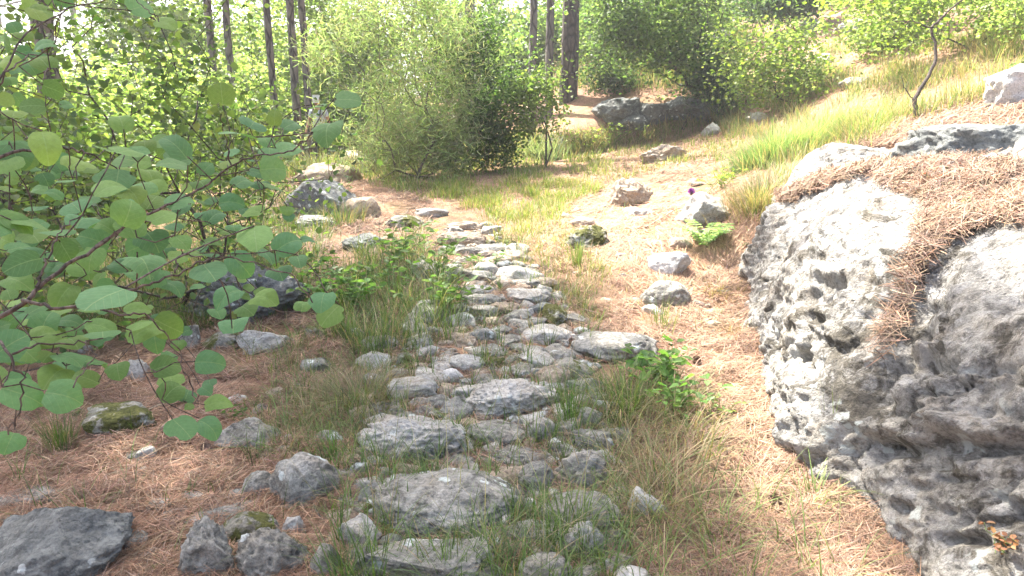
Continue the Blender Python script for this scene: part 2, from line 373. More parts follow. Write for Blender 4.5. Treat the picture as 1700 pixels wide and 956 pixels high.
nrm = grid_normals(RV)
if nrm[..., 2].mean() < 0: nrm = -nrm
P = RV.reshape(-1, 3); n0 = nrm.reshape(-1, 3)
# bedding runs down to the right: use a skewed space for the ledges
L = np.stack([P[:, 0]*0.95+P[:, 1]*.2, P[:, 1]*.95, P[:, 2]*1.6+P[:, 1]*.4-P[:, 0]*.3], -1)
low = 1-sstep(.75, 1.15, P[:, 2])
face = sstep(-.1, .3, noise(P*1.2, 99)+.42*low-.16)
warp = P+.12*np.stack([noise(P*2.2, 201), noise(P*2.2, 202), noise(P*2.2, 203)], -1)
d = 0.13*fbm(P*1.1, 3, 21)+0.022*fbm(warp*3.1, 5, 31, .55)+0.030*ridged(warp*np.array([2.0, 2.0, 4.6]), 6, 33)*face+0.020*fbm(L*np.array([5, 5, 8]), 5, 41, .62)*(0.25+1.0*face)
fx1, fx2 = worley(warp*np.array([1.6, 1.6, 2.2]), 71)          # big flat fracture facets
d += .055*(fx1-.45)*(.4+.6*face)
w1, w2 = worley(L*np.array([3.0, 3.0, 6.2])+0.35*np.stack([noise(P*5, 3), noise(P*5, 4), noise(P*5, 6)], -1), 5)
gate = sstep(.02, .3, noise(P*1.6, 77)+0.25*low-0.14)
d -= 0.06*(1-sstep(.15, .55, w1))*gate*(0.1+.75*low)
w1, w2 = worley(L*np.array([11, 11, 10]), 8); d -= 0.018*(1-sstep(.1, .42, w1))*(0.05+low)*sstep(0, .3, noise(P*3, 88))
cr1, cr2 = worley(P*np.array([1.3, 1.3, 1.6])+0.3*np.stack([noise(P*3, 13), noise(P*3, 14), noise(P*3, 16)], -1), 15)
d -= 0.028*(1-sstep(0, .045, cr2-cr1))
d += 0.010*fbm(L*np.array([14, 14, 24]), 4, 51, .65)
# groove that carries the stream of needles
gpx, gpy, _ = proj(P)
groove = np.array([(1640,330),(1570,380),(1530,430),(1500,480),(1490,540),(1455,600),(1430,680)], float)
def seg_dist(px, py, line):
    best = np.full(len(px), 1e9)
    for a, b in zip(line[:-1], line[1:]):
        ab = b-a; q = np.stack([px-a[0], py-a[1]], -1); t = np.clip((q@ab)/(ab@ab), 0, 1); best = np.minimum(best, np.hypot(q[:, 0]-t*ab[0], q[:, 1]-t*ab[1]))
    return best
gw0 = np.interp(gpy, [300, 420, 560, 680], [60, 50, 26, 10])
d -= 0.10*np.exp(-(seg_dist(gpx, gpy, groove)/gw0)**2)*sstep(690, 620, gpy)
# the hollows weathered into the lower face
jx, jy = gpx+26*noise(P*6, 301)+9*noise(P*19, 302), gpy+20*noise(P*6, 303)+8*noise(P*19, 304)
for hx, hy, wx_, wy_, dp_ in [(1368,487,20,15,.10),(1338,560,22,14,.08),(1318,600,18,26,.12),(1385,570,30,12,.05),(1492,600,62,20,.11),(1450,752,46,22,.15),(1530,712,40,12,.06),(1590,740,70,20,.12),(1480,842,26,16,.09),(1690,868,55,20,.13),(1668,740,50,14,.08),(1600,905,50,16,.08),(1420,520,20,8,.04),(1560,800,50,10,.05),(1480,690,34,9,.05)]:
    q_ = ((jx-hx)/wx_)**2+((jy-hy+wy_*.35)/wy_)**2; d -= .65*dp_*np.exp(-q_**1.3)
    d += dp_*.22*np.exp(-(((jx-hx)/wx_/1.2)**2+((jy-hy+wy_*1.7)/(wy_*.6))**2))
ROCK = P+n0*d[:, None]
Ir = np.arange(len(base)*nv).reshape(len(base), nv)
Fr = np.stack([Ir[:-1, :-1], Ir[:-1, 1:], Ir[1:, 1:], Ir[1:, :-1]], -1).reshape(-1, 4)
M['rock'] = stone_mat('weathered_rock', (0.15, 0.143, 0.13), (0.38, 0.37, 0.34), (0.60, 0.58, 0.535), 0.8, 0.8, scale=0.75, warm=0.3, bump=1.8, blot=0.8)
tag(mesh('rock_outcrop', ROCK, [Fr[:, ::-1]], M['rock'], origin=(2.2, 3.5, .3)), 'huge weathered grey rock outcrop filling the right side of the scene', 'rock')
ROCKN = grid_normals(ROCK.reshape(len(base), nv, 3)).reshape(-1, 3)
if ROCKN[:, 2].mean() < 0: ROCKN = -ROCKN

def rockpt(px, py):
    x, y, d_ = proj(ROCK); k = np.where(np.hypot(x-px, y-py) < 9)[0]; return ROCK[k[np.argmin(d_[k])]]
# ---------------------------------------------------------------- stones
_ico = {}
def ico(sub):
    if sub not in _ico:
        bm = bmesh.new(); bmesh.ops.create_icosphere(bm, subdivisions=sub, radius=1)
        _ico[sub] = (np.array([v.co[:] for v in bm.verts]), np.array([[v.index for v in f.verts] for f in bm.faces])); bm.free()
    return _ico[sub]
def stone_verts(a, b, c, seed, sub, style):
    rng = np.random.default_rng(seed); V, Fc = ico(sub); V = V.copy(); dirs = V.copy()
    k = {'round': 9, 'angular': 16, 'pitted': 12, 'flat': 12}[style]
    lim = {'round': (.80, 1.0), 'angular': (.52, .88), 'pitted': (.66, .98), 'flat': (.58, .95)}[style]
    for _ in range(k):
        nn = rng.normal(size=3); nn /= np.linalg.norm(nn); dd = rng.uniform(*lim); q = V@nn; m = q > dd
        V[m] -= nn*((q[m]-dd)*0.94)[:, None]
    if style == 'flat': V[:, 2] = np.clip(V[:, 2], -1, .55)+.25*np.clip(V[:, 2]-.55, 0, 1)
    s = rng.uniform(0, 50, 3); amp = {'round': .8, 'angular': 1.0, 'pitted': 1.5, 'flat': 1.1}[style]
    r = 1+amp*(0.12*fbm(V*1.4+s, 2, 1)+0.085*fbm(V*3.6+s, 4, 2)+0.035*ridged(V*[4,4,7]+s, 4, 3)+0.03*fbm(V*13+s, 4, 4, .6))
    if style == 'pitted':
        w1, _ = worley(V*3.4+s+.4*noise(V*4+s, 5)[:, None], 6); r -= 0.20*(1-sstep(.1, .45, w1))*sstep(-.2, .15, noise(V*1.8+s, 9))
        w1, _ = worley(V*8+s, 7); r -= 0.06*(1-sstep(.1, .45, w1))
    V = V*r[:, None]; mx = np.abs(V).max(0); V = V/mx
    ang = rng.uniform(-.3, .3); ca, sa = math.cos(ang), math.sin(ang)
    V = V*np.array([a, b, c]); V = np.stack([V[:, 0]*ca-V[:, 1]*sa, V[:, 0]*sa+V[:, 1]*ca, V[:, 2]], -1)
    return V, Fc
def stone(x0, y0, x1, y1, label, mat='stone', style='round', name='stone', group=None, seed=None, depth=.8, d=None, lift=0):
    """a stone whose outline in the photograph fills about this box; it stands on the ground there"""
    wp, hp = x1-x0, y1-y0; cx = (x0+x1)/2
    Pn, ok = hit([cx], [y1-0.32*hp]); Pn = Pn[0]; dep = proj(Pn)[2] if d is None else d
    ry = rays(cx, (y0+y1)/2); L = dep
    a = wp/2*L/F; hh = hp/2*L/F; dn = unit(ry); sth = abs(dn[2]); cth = math.sqrt(1-sth*sth)
    b = a*depth
    if b*sth > .75*hh: b = max(.75*hh/max(sth, .05), .4*a)
    c = math.sqrt(max(hh*hh-(b*sth)**2, (.3*hh)**2))/cth
    Cn = np.array([0, 0, CAMZ])+ry*(L+b*.15)
    Cn[2] += lift-c*.06; seed = seed if seed is not None else int(x0*7+y0*13) % 99991
    sub = 6 if wp > 150 else 5 if wp > 55 else 4 if wp > 20 else 3
    # carry it down into the ground when it would hang above it
    g = H(Cn[0], Cn[1])[0]; bot = Cn[2]-c
    if bot > g-.02: c2 = (Cn[2]+c-(g-.05))/2; Cn[2] = (Cn[2]+c)-c2; c = c2
    V, Fc = stone_verts(a*1.16, b*1.12, c*1.12, seed, sub, style)
    o = mesh(name, V+Cn, [Fc], M[mat], origin=Cn)
    return tag(o, label, 'boulder' if name == 'boulder' else 'stone', group)
GP = 'stones of the old stony path'; GS = 'stones lying on the sunlit slope'; GL = 'stones in the needles on the left'
for a in [
 (617,780,855,892,'largest rounded grey boulder lying across the path near the bottom','stone','round','boulder',GP),
 (600,884,842,985,'grey slab with white lichen spots at the bottom edge, below the largest rounded boulder','stone','angular','boulder',GP),
 (564,855,634,930,'pale grey pointed stone left of the lichen-spotted slab','pale','angular','stone',GP),
 (632,886,668,924,'small grey stone wedged between the pointed stone and the lichen-spotted slab','stone','round','stone',GP),
 (864,920,948,990,'rounded grey stone cut by the bottom edge, right of the lichen-spotted slab','stone','round','stone',GP),
 (930,868,1002,944,'pale knobbly stone standing in grass near the bottom right of the path','pale','pitted','stone',GP),
 (836,864,936,908,'low grey stone among grass just right of the largest rounded boulder','stone','round','stone',GP),
 (902,816,1032,893,'smooth rounded grey boulder at the right edge of the path near the bottom','stone','round','boulder',GP),
 (928,748,1022,820,'rounded stone mottled with pale lichen, directly above the smooth rounded boulder at the path edge','stone','pitted','boulder',GP),
 (944,714,1014,760,'flat-topped angular grey stone with a dark right face on the path edge','stone','angular','stone',GP),
 (954,675,998,718,'pale upright stone behind the flat-topped angular stone','pale','angular','stone',GP),
 (876,695,924,744,'mottled grey stone behind the green grass tuft in the middle of the path','stone','round','stone',GP),
 (770,696,870,742,'long smooth grey stone below the pale pitted block','stone','round','stone',GP),
 (810,738,920,780,'pitted grey stone in the grass above and right of the largest rounded boulder','stone','pitted','stone',GP),
 (860,768,920,828,'dull grey stone between the largest rounded boulder and the lichen-mottled stone','stone','round','stone',GP),
 (604,682,782,778,'wide pitted rock mottled white with dark holes on the left of the path','pale','pitted','boulder',GP),
 (706,655,750,686,'smooth grey cobble resting above the wide pitted rock','stone','round','stone',GP),
 (768,628,924,706,'pale block full of holes in the middle of the path','pale','pitted','boulder',GP),
 (626,628,722,672,'broken grey ledge stone above the smooth grey cobble','pale','angular','stone',GP),
 (864,826,892,852,'small white cobble beside the right end of the largest rounded boulder','white','round','stone',GP),
 (1032,812,1108,880,'oblong white stone lying in dry grass right of the path','white','angular','stone',GP),
 (1016,940,1080,985,'white rounded stone at the bottom edge right of the path','white','round','stone',GP),
 (1000,928,1022,952,'small white pebble just above the white rounded stone at the bottom edge','white','round','stone',GP),
 (582,764,614,802,'small dark stone in grass above the left end of the largest boulder','stone','angular','stone',GP),
 (590,808,626,852,'grey stone leaning on the left end of the largest boulder','stone','angular','stone',GP),
 (732,612,768,638,'bright white round cobble in the middle of the path','white','round','stone',GP),
 (742,588,802,618,'smooth pale stone just above the bright white cobble','pale','round','stone',GP),
 (680,612,712,628,'small tan cobble left of the bright white cobble','tan','round','stone',GP),
 (952,546,1088,608,'long dark-ended slab lying across the right edge of the path','stone','flat','boulder',GP),
 (858,534,946,578,'pale broken stone left of the long dark-ended slab','pale','angular','stone',GP),
 (952,542,980,566,'small grey cobble sitting against the long dark-ended slab','stone','round','stone',GP),
 (780,544,828,576,'pitted grey stone left of the pale broken stone','stone','pitted','stone',GP),
 (866,574,912,602,'flat grey stone below the pale broken stone','stone','flat','stone',GP),
 (780,572,842,594,'low grey stone in a row below the pitted grey stone','stone','flat','stone',GP),
 (600,556,658,586,'faint grey stone half sunk in grass on the left of the path','stone','round','stone',GP),
 (770,504,825,532,'flat grey stone in the path beside the tall green grass','stone','flat','stone',GP),
 (838,514,880,542,'mottled grey stone below the thin overhanging plates','stone','round','stone',GP),
 (876,502,924,526,'dark angular stone under the thin flat plates at the path edge','dark','angular','stone',GP),
 (786,620,828,642,'small grey stone behind the pale block full of holes','stone','round','stone',GP),
 (880,608,912,628,'small pale stone with grass in front right of the block full of holes','pale','angular','stone',GP),
 (934,628,962,654,'small grey stone behind the green grass tuft right of the pitted block','stone','angular','stone',GP),
 (932,664,962,680,'low pale stone under the green grass tuft on the path edge','pale','flat','stone',GP),
 (838,476,910,505,'pale flat plate of stone stepping up the path','pale','flat','stone',GP),
 (846,460,897,484,'thin grey plate above the pale flat plate of the path','stone','flat','stone',GP),
 (784,436,827,468,'rounded pale grey stone near the middle of the upper path','pale','round','stone',GP),
 (766,473,807,496,'pale grey cobble half way up the path left of the flat plates','pale','round','stone',GP),
 (820,432,853,458,'small grey stone right of the rounded pale grey stone on the upper path','stone','round','stone',GP),
 (750,408,807,428,'grey slab where the upper path meets the rough ledge','stone','flat','stone',GP),
 (728,384,804,414,'rough layered ledge crossing the upper path','tan','angular','boulder',GP),
 (740,366,800,388,'broken upper layer of the rough ledge across the upper path','tan','angular','stone',GP),
 (690,342,744,368,'sunlit pale stone at the top of the path','pale','flat','stone',GP),
 (640,356,700,386,'grey mossy stone left of the rough ledge','mossy','round','stone',GP),
 (566,386,646,422,'dark flat rock splashed with white lichen left of the upper path','dark','pitted','boulder',GL),
 (496,356,562,388,'round pale rock in front of the dark pyramid-shaped boulder','pale','pitted','boulder',GL),
 (478,298,588,384,'dark grey pyramid-shaped boulder with plants growing on it','dark','angular','boulder',GL),
 (572,326,630,378,'brown boulder shaggy with dry needles beside the pyramid-shaped boulder','tan','round','boulder',GL),
 (494,270,602,318,'pale layered ledge of rock below the walking person','tan','angular','boulder',GL),
 (563,249,612,286,'round sunlit boulder with a dark base beside the walking person','tan','round','boulder',GL),
 (676,430,740,474,'white-topped reddish rock behind leafy plants in mid path','pale','angular','boulder',GP),
 (572,544,602,560,'small pale stone in grass at the left foot of the leafy plants','pale','round','stone',GP),
 (1012,297,1080,357,'rough brown boulder with a dark hollow under it on the sunlit slope','tan','pitted','boulder',GS),
 (1040,343,1084,366,'pale slab lying under the rough brown boulder','pale','flat','stone',GS),
 (941,374,1010,425,'white-topped boulder with mossy right side on the sunlit slope','mossy','pitted','boulder',GS),
 (950,360,988,380,'small worn stone just behind the mossy-sided boulder','tan','round','stone',GS),
 (1122,320,1213,386,'pale boulder under the purple thistle with a fern-like plant in front','pale','angular','boulder',GS),
 (1105,394,1146,420,'small tan stone left of the fern-like plant','tan','angular','stone',GS),
 (1066,416,1141,471,'white angular stone resting above the rounded grey one on the slope','white','angular','boulder',GS),
 (1068,466,1142,526,'rounded grey stone directly below the white angular one on the slope','stone','round','boulder',GS),
 (1066,240,1142,277,'sunlit cracked stone high on the slope below the shady bank','tan','pitted','boulder',GS),
 (1164,204,1198,233,'small sunlit stone on the slope edge, above the cracked one','pale','angular','stone',GS),
 (1240,186,1274,208,'pale stone on the slope near the feathery grass','pale','angular','stone',GS),
 (1352,86,1388,116,'sunlit pale stone between yellow-green bushes on the hillside','white','angular','stone',GS),
 (1398,124,1444,150,'grey-topped stone among grass on the right hillside','stone','flat','stone',GS),
 (1020,418,1042,432,'tiny pale stone lying in needles below the mossy-sided boulder','pale','flat','stone',GS),
 (-60,830,222,1010,'large dark blue-grey boulder filling the bottom left corner','dark','angular','boulder',GL),
 (-20,806,104,842,'flat grey stone behind the large dark corner boulder','stone','flat','stone',GL),
 (298,863,396,985,'tall pitted stone with white lichen patches at the bottom left','stone','pitted','boulder',GL),
 (392,878,508,985,'pitted grey rock with a needle-filled hollow right of the tall pitted stone','stone','pitted','boulder',GL),
 (518,906,566,980,'smooth grey cobble at the bottom edge left of the pale pointed stone','stone','round','stone',GL),
 (318,830,434,872,'dark flat stone overhanging a mossy hollow at the bottom left','stone','angular','boulder',GL),
 (372,850,456,918,'moss-covered stone under the dark flat overhanging stone','mossy','round','stone',GL),
 (466,856,508,902,'pale knobbly stone above the pitted rock with the needle-filled hollow','pale','pitted','stone',GL),
 (256,824,300,848,'small pale stone nearly buried in needles left of the dark flat stone','stone','angular','stone',GL),
 (456,757,558,858,'big round pale-green-grey boulder left of the largest path boulder','stone','round','boulder',GL),
 (406,783,458,834,'dull grey stone against the left side of the big round pale-green-grey boulder','stone','round','stone',GL),
 (362,694,466,758,'sloping grey stone in needles right of the hanging round leaves','stone','angular','boulder',GL),
 (128,664,248,738,'flat slab with a mossy dark underside in the needles on the left','mossy','flat','boulder',GL),
 (298,810,352,830,'low grey stone flush with the needles above the dark flat stone','stone','flat','stone',GL),
 (522,714,570,746,'greenish stone in grass above the big round pale-green-grey boulder','stone','round','stone',GL),
 (470,720,488,742,'small lilac-grey stone at the right tip of the sloping stone','pale','round','stone',GL),
 (300,438,520,556,'big dark boulder with an undercut hollow behind the round-leaved branches','dark','pitted','boulder',GL),
 (394,546,478,594,'pale cracked ledge under the big undercut boulder','pale','angular','stone',GL),
 (330,550,398,590,'moss-streaked stone at the foot of the big undercut boulder','mossy','angular','stone',GL),
 (298,540,340,592,'grey broken stone at the lower left corner of the big undercut boulder','stone','angular','stone',GL),
 (204,598,254,638,'light grey stone seen between round leaves on the left','pale','angular','stone',GL),
 (500,590,548,628,'pale grey stone sunk in dry grass below the big undercut boulder','stone','flat','stone',GL),
 (1636,85,1760,200,'large white-edged boulder at the right frame edge on the hillside','white','angular','boulder',GS),
 (1100,150,1198,208,'dark rock jutting from the shady bank beside the feathery grass','dark','angular','boulder',None),  # dark-stone bank rocks: the tree's shade is put into their colour
 (985,158,1075,216,'grey rock face in the shady bank below the dark pine trunk','dark','pitted','boulder',None),
 (1062,165,1130,213,'brown-grey rock under the spreading light green tree in the shady bank','dark','angular','boulder',None),
 (1020,192,1075,222,'low dark rock at the foot of the grey rock face in the shady bank','dark','angular','boulder',None),
 (860,170,930,215,'small brown rock in the shady bank left of the grey rock face','tan','angular','boulder',None)]:
    stone(*a[:4], a[4], a[5], a[6], a[7], a[8])
o = stone(1515,188,1790,246,'lichened flat slab lying on top of the huge rock outcrop','dark','flat','boulder',None,d=5.2)
for a in [(960,40,1030,95),(1120,-10,1190,30),(1165,50,1215,85),(1390,30,1450,70),(1230,0,1300,35),(1085,20,1135,50),(1295,-20,1420,20),(1180,10,1225,45),(1450,-10,1520,20),(1330,30,1370,60)]:
    stone(*a, {960:'pinkish crag on the slope just right of the dark pine trunk',1120:'rough grey crag left of the top boulders on the far hillside',1165:'pale crag between the light green tree and the yellow-green bush',1390:'worn grey crag among the bright bushes at the top right',1230:'sunlit pinkish boulder high on the far hillside right of the green tree',1085:'pale boulder seen through the green tree on the far hillside',1295:'wide grey crag at the top edge of the far hillside',1180:'grey boulder partly behind leaves at the top of the hillside',1450:'dark crag at the top edge above the yellow-green bushes',1330:'small pale crag below the wide grey one at the top edge'}[a[0]],
          'tan' if a[0] in (1230, 1085) else 'stone', 'angular', 'boulder', 'crags high on the far hillside')
# rubble and pebbles packed between the named stones; each is described by the nearest stone of its own look
_cuts = (' lying',' at ',' left',' wedged',' cut',' standing',' among',' with',' near',' directly',' on ',' behind',' below',' in ',' above',' beside',' resting',' leaning',' sitting',' half',' under',' stepping',' crossing',' across',' where',' seen',' against',' mottled',' right',' just',' across')
def short(l): return l[:min([l.find(k) for k in _cuts if l.find(k) > 0]+[len(l)])]
used = set(); rng = np.random.default_rng(11)
path = [(590,1000),(550,860),(590,700),(620,600),(730,500),(750,440),(730,380),(810,370),(880,440),(950,520),(980,600),(1020,700),(1050,1000)]
def rubble(path, grp_, gl_, cnt_, n1, n2, max_=0):
    anch = [(o, short(o['label'])) for o in C.objects if o.get('group') == grp_]
    names_ = [s for _, s in anch]; anch = [(o, s) for o, s in anch if names_.count(s) == 1 and s.count(' ') < 6]
    ax_, ay_, _ = proj(np.array([o.location[:] for o, _ in anch])); 
    PB = scatter(rng, path, cnt_); big = np.array([[*o.location[:2], o.dimensions.x*.5] for o in C.objects if o.type == 'MESH' and o.get('category') in ('stone', 'boulder')]); kept = []
    for i, p_ in enumerate(PB):
        s = rng.uniform(.07, .15) if i < n1 else rng.uniform(.045, .09) if i < n2 else rng.uniform(.022, .05); s *= np.clip(proj(p_)[2]/4.5, .7, 1.3)
        if np.any(np.hypot(big[:, 0]-p_[0], big[:, 1]-p_[1]) < big[:, 2]*.72+s*.3) or any(math.hypot(q[0]-p_[0], q[1]-p_[1]) < (q[2]+s)*.64 for q in kept): continue
        px_, py_, _ = proj(p_); j = int(np.argmin(np.hypot(ax_-px_, (ay_-py_)*1.3))); dx, dy = px_-ax_[j], (py_-ay_[j])*1.3
        way = ('right of' if dx > 0 else 'left of') if abs(dx) > abs(dy) else ('below' if dy > 0 else 'just above'); mi = i % 4
        lab = '%s %s %s %s the %s' % (('rough', 'small', 'tiny')[0 if s > .075 else 1 if s > .04 else 2], ('grey', 'pale', 'tan', 'grey')[mi], 'rubble stone' if s > .05 else 'pebble', way, anch[j][1])
        if lab in used:
            for alt in ('low ', 'half-sunk ', 'grass-hidden '):
                if alt+lab not in used: lab = alt+lab; break
        if lab in used or len(lab.split()) > 16: continue
        used.add(lab); kept.append((p_[0], p_[1], s))
        if max_ and len(kept) > max_: break
        V, Fc = stone_verts(s*rng.uniform(.9, 1.5), s*rng.uniform(.7, 1.1), s*rng.uniform(.45, .75), 900+i, 4 if s > .03 else 3, ['angular', 'angular', 'pitted', 'flat'][i % 4])
        an = rng.uniform(0, 6.28); V = np.stack([V[:, 0]*math.cos(an)-V[:, 1]*math.sin(an), V[:, 0]*math.sin(an)+V[:, 1]*math.cos(an), V[:, 2]], -1)
        o = mesh('rubble_stone' if s > .05 else 'pebble', V+p_+[0, 0, s*.04], [Fc], M[['stone', 'pale', 'tan', 'stone'][mi] if i % 9 else 'mossy'], origin=p_)
        tag(o, lab, 'stone' if s > .05 else 'pebble', gl_)
rubble(path, GP, 'rubble packed between the larger stones of the path', 3000, 700, 1900)
rubble([(880,420),(1000,300),(1120,240),(1260,180),(1260,420),(1200,560),(1000,520)], GS, 'loose stones scattered on the sunlit slope', 200, 0, 30, 46)
rubble([(0,560),(300,520),(560,560),(600,720),(520,956),(0,956)], GL, 'loose stones in the needles on the left', 160, 0, 50, 36)

# ---------------------------------------------------------------- vegetation helpers
def blades(P, h, wd, az, tilt, bend, col, seg=3, droop=0.5):
    """curved tapering strips standing on P"""
    n = len(P); t = np.linspace(0, 1, seg+1)[None, :, None]
    hd = np.stack([np.cos(az), np.sin(az), np.zeros(n)], -1)[:, None]; sd_ = np.stack([-np.sin(az), np.cos(az), np.zeros(n)], -1)[:, None]
    h = h[:, None, None]; ti = tilt[:, None, None]; be = bend[:, None, None]
    a = ti*t+be*t*t/2*1.0                           # angle from vertical along the blade
    ctr = P[:, None]+hd*h*(np.sin(ti)*t+be*t*t*.5)+np.array([0, 0, 1.0])*h*(np.cos(ti)*t-droop*be*t**3*.45)
    wv = sd_*(wd[:, None, None]*.5*np.clip(1.05-t**1.6, .08, 1))
    V = np.stack([ctr-wv, ctr+wv], 2)               # n, seg+1, 2, 3
    b = (np.arange(n)*(seg+1)*2)[:, None]; k = np.arange(seg)[None]*2
    Fq = np.stack([b+k, b+k+1, b+k+3, b+k+2], -1).reshape(-1, 4)
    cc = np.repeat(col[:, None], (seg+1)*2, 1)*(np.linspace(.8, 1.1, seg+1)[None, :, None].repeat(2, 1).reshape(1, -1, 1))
    return V.reshape(-1, 3), Fq, cc.reshape(-1, 3)
def strips(P, D, U, L, wd, bendv, col):
    """flat two-piece strips lying along D with width along U"""
    n = len(P); t = np.array([-.5, 0, .5])[None, :, None]
    ctr = P[:, None]+D[:, None]*L[:, None, None]*t+bendv[:, None]*(1-4*t*t)
    wv = U[:, None]*(wd[:, None, None]*.5)*np.array([1, 1, .5])[None, :, None]
    V = np.stack([ctr-wv, ctr+wv], 2); b = (np.arange(n)*6)[:, None]; k = np.array([[0, 2]])
    Fq = np.stack([b+k, b+k+1, b+k+3, b+k+2], -1).reshape(-1, 4)
    return V.reshape(-1, 3), Fq, np.repeat(col, 6, 0)
def leaves(P, D, Nn, L, W, col, fold=.18):
    """six-point leaves folded on the midrib"""
    n = len(P); S = unit(np.cross(D, Nn)); Nn = unit(np.cross(S, D)); L = L[:, None]; W = W[:, None]
    base = P; tip = P+D*L-Nn*L*.12
    l1 = P+D*L*.32-S*W*.5+Nn*W*fold; l2 = P+D*L*.74-S*W*.36+Nn*W*fold*.6
    r1 = P+D*L*.32+S*W*.5+Nn*W*fold; r2 = P+D*L*.74+S*W*.36+Nn*W*fold*.6
    V = np.stack([base, l1, l2, tip, r2, r1], 1).reshape(-1, 3); b = np.arange(n)[:, None]*6
    Fq = np.concatenate([b+np.array([[0, 1, 2, 3]]), b+np.array([[0, 3, 4, 5]])])
    return V, Fq, np.repeat(col, 6, 0)
def tubes(A, B, ra, rb, sides=5):
    A = np.asarray(A, float); B = np.asarray(B, float); D = unit(B-A)
    X = unit(np.cross(D, np.where(np.abs(D[:, 2:3]) > .9, np.array([[1., 0, 0]]), np.array([[0, 0, 1.]])))); Y = np.cross(D, X)
    th = np.arange(sides)*2*np.pi/sides; c = np.cos(th)[None, :, None]; s = np.sin(th)[None, :, None]
    ring = X[:, None]*c+Y[:, None]*s
    V = np.concatenate([A[:, None]+ring*np.asarray(ra)[:, None, None], B[:, None]+ring*np.asarray(rb)[:, None, None]], 1).reshape(-1, 3)
    b = (np.arange(len(A))*2*sides)[:, None]; k = np.arange(sides)[None]; k2 = (k+1) % sides
    return V, np.stack([b+k, b+k2, b+sides+k2, b+sides+k], -1).reshape(-1, 4)
def polytube(pts, rad, sides=8):
    """one continuous tube along a line"""
    p = np.asarray(pts, float); n = len(p); r = np.interp(np.linspace(0, 1, n), np.linspace(0, 1, len(rad)), rad)
    D = unit(np.gradient(p, axis=0)); ref = np.array([0., 1, 0]) if abs(D[0, 2]) > .7 else np.array([0, 0, 1.])
    X = unit(np.cross(D, ref)); Y = np.cross(D, X); th = np.arange(sides)*2*np.pi/sides
    V = (p[:, None]+(X[:, None]*np.cos(th)[None, :, None]+Y[:, None]*np.sin(th)[None, :, None])*r[:, None, None]).reshape(-1, 3)
    b = (np.arange(n-1)*sides)[:, None]; k = np.arange(sides)[None]; k2 = (k+1) % sides
    return V, np.stack([b+k, b+k2, b+sides+k2, b+sides+k], -1).reshape(-1, 4)
def cols(rng, n, palette, wts=None, var=.18):
    p = np.array(palette, float); k = rng.choice(len(p), n, p=wts); c = p[k]
    return np.clip(c*(1+rng.normal(0, var, (n, 1)))*(1+rng.normal(0, .05, (n, 3))), .004, .9)
def merge(parts):
    V, Fs, Cc, o = [], {}, [], 0
    for v, f, c in parts:
        V.append(v); Fs.setdefault(f.shape[1], []).append(f+o); Cc.append(c); o += len(v)
    return np.concatenate(V), [np.concatenate(x) for x in Fs.values()], np.concatenate(Cc)
def skeleton(rng, roots, attr, seglen, wander=.12):
    """joins crown points to the nearest piece of branch, nearest first"""
    nodes = [np.asarray(r, float) for r in roots]; par = [-1]*len(nodes); plen = [0.0]*len(nodes)
    for i in range(1, len(nodes)): par[i] = i-1; plen[i] = plen[i-1]+np.linalg.norm(nodes[i]-nodes[i-1])
    A = attr[np.argsort(np.linalg.norm(attr-nodes[0], axis=1))]; N_ = np.zeros((len(A)*14+len(nodes)+10, 3)); PL = np.zeros(len(N_)); N_[:len(nodes)] = nodes; PL[:len(nodes)] = plen; cnt = len(nodes)
    for a in A:
        d = np.linalg.norm(N_[:cnt]-a, axis=1); j = int(np.argmin(d+PL[:cnt]*.25+.6*np.maximum(0, N_[:cnt, 2]-a[2]))); L_ = d[j]
        k = max(1, min(12, int(L_/seglen))); prev = j; src = N_[j].copy()
        off = rng.normal(0, wander*L_, 3)
        for i in range(1, k+1):
            t = i/k; q = src+(a-src)*t+off*math.sin(math.pi*t)*.7+np.array([0, 0, L_*.10*math.sin(math.pi*t)])+rng.normal(0, .04*seglen, 3)*(i < k)
            if cnt >= len(N_)-1: break
            N_[cnt] = q; PL[cnt] = PL[prev]+np.linalg.norm(q-N_[prev]); par.append(prev); prev = cnt; cnt += 1
    par = np.array(par[:cnt]); cntd = np.ones(cnt)
    for i in range(cnt-1, 0, -1):
        if par[i] >= 0: cntd[par[i]] += cntd[i]
    return N_[:cnt], par, cntd
def branches_mesh(N_, par, cnt, rmax, rmin, ex=.5, sides=5):
    i = np.where(par >= 0)[0]; r = np.maximum(rmin, rmax*(cnt/cnt.max())**ex); rp = np.minimum(r[par[i]], r[i]*1.35)
    return tubes(N_[par[i]], N_[i], rp, r[i], sides)
def crown_points(rng, n, ctr, rad, shell=.35, lumps=9, low=-1, wild=1.45):
    """points in a lumpy ellipsoid, in clumps with gaps between"""
    L_ = unit(rng.normal(size=(lumps, 3)))*rng.uniform(.3, 1.08, (lumps, 1)); k = rng.integers(0, lumps, n)
    q = L_[k]+rng.normal(size=(n, 3))*rng.uniform(.10, .28, lumps)[k][:, None]
    q = q/np.maximum(1, np.linalg.norm(q, axis=1, keepdims=True)/wild); q[:, 2] = np.maximum(q[:, 2], low)
    return np.asarray(ctr)+q*np.asarray(rad)
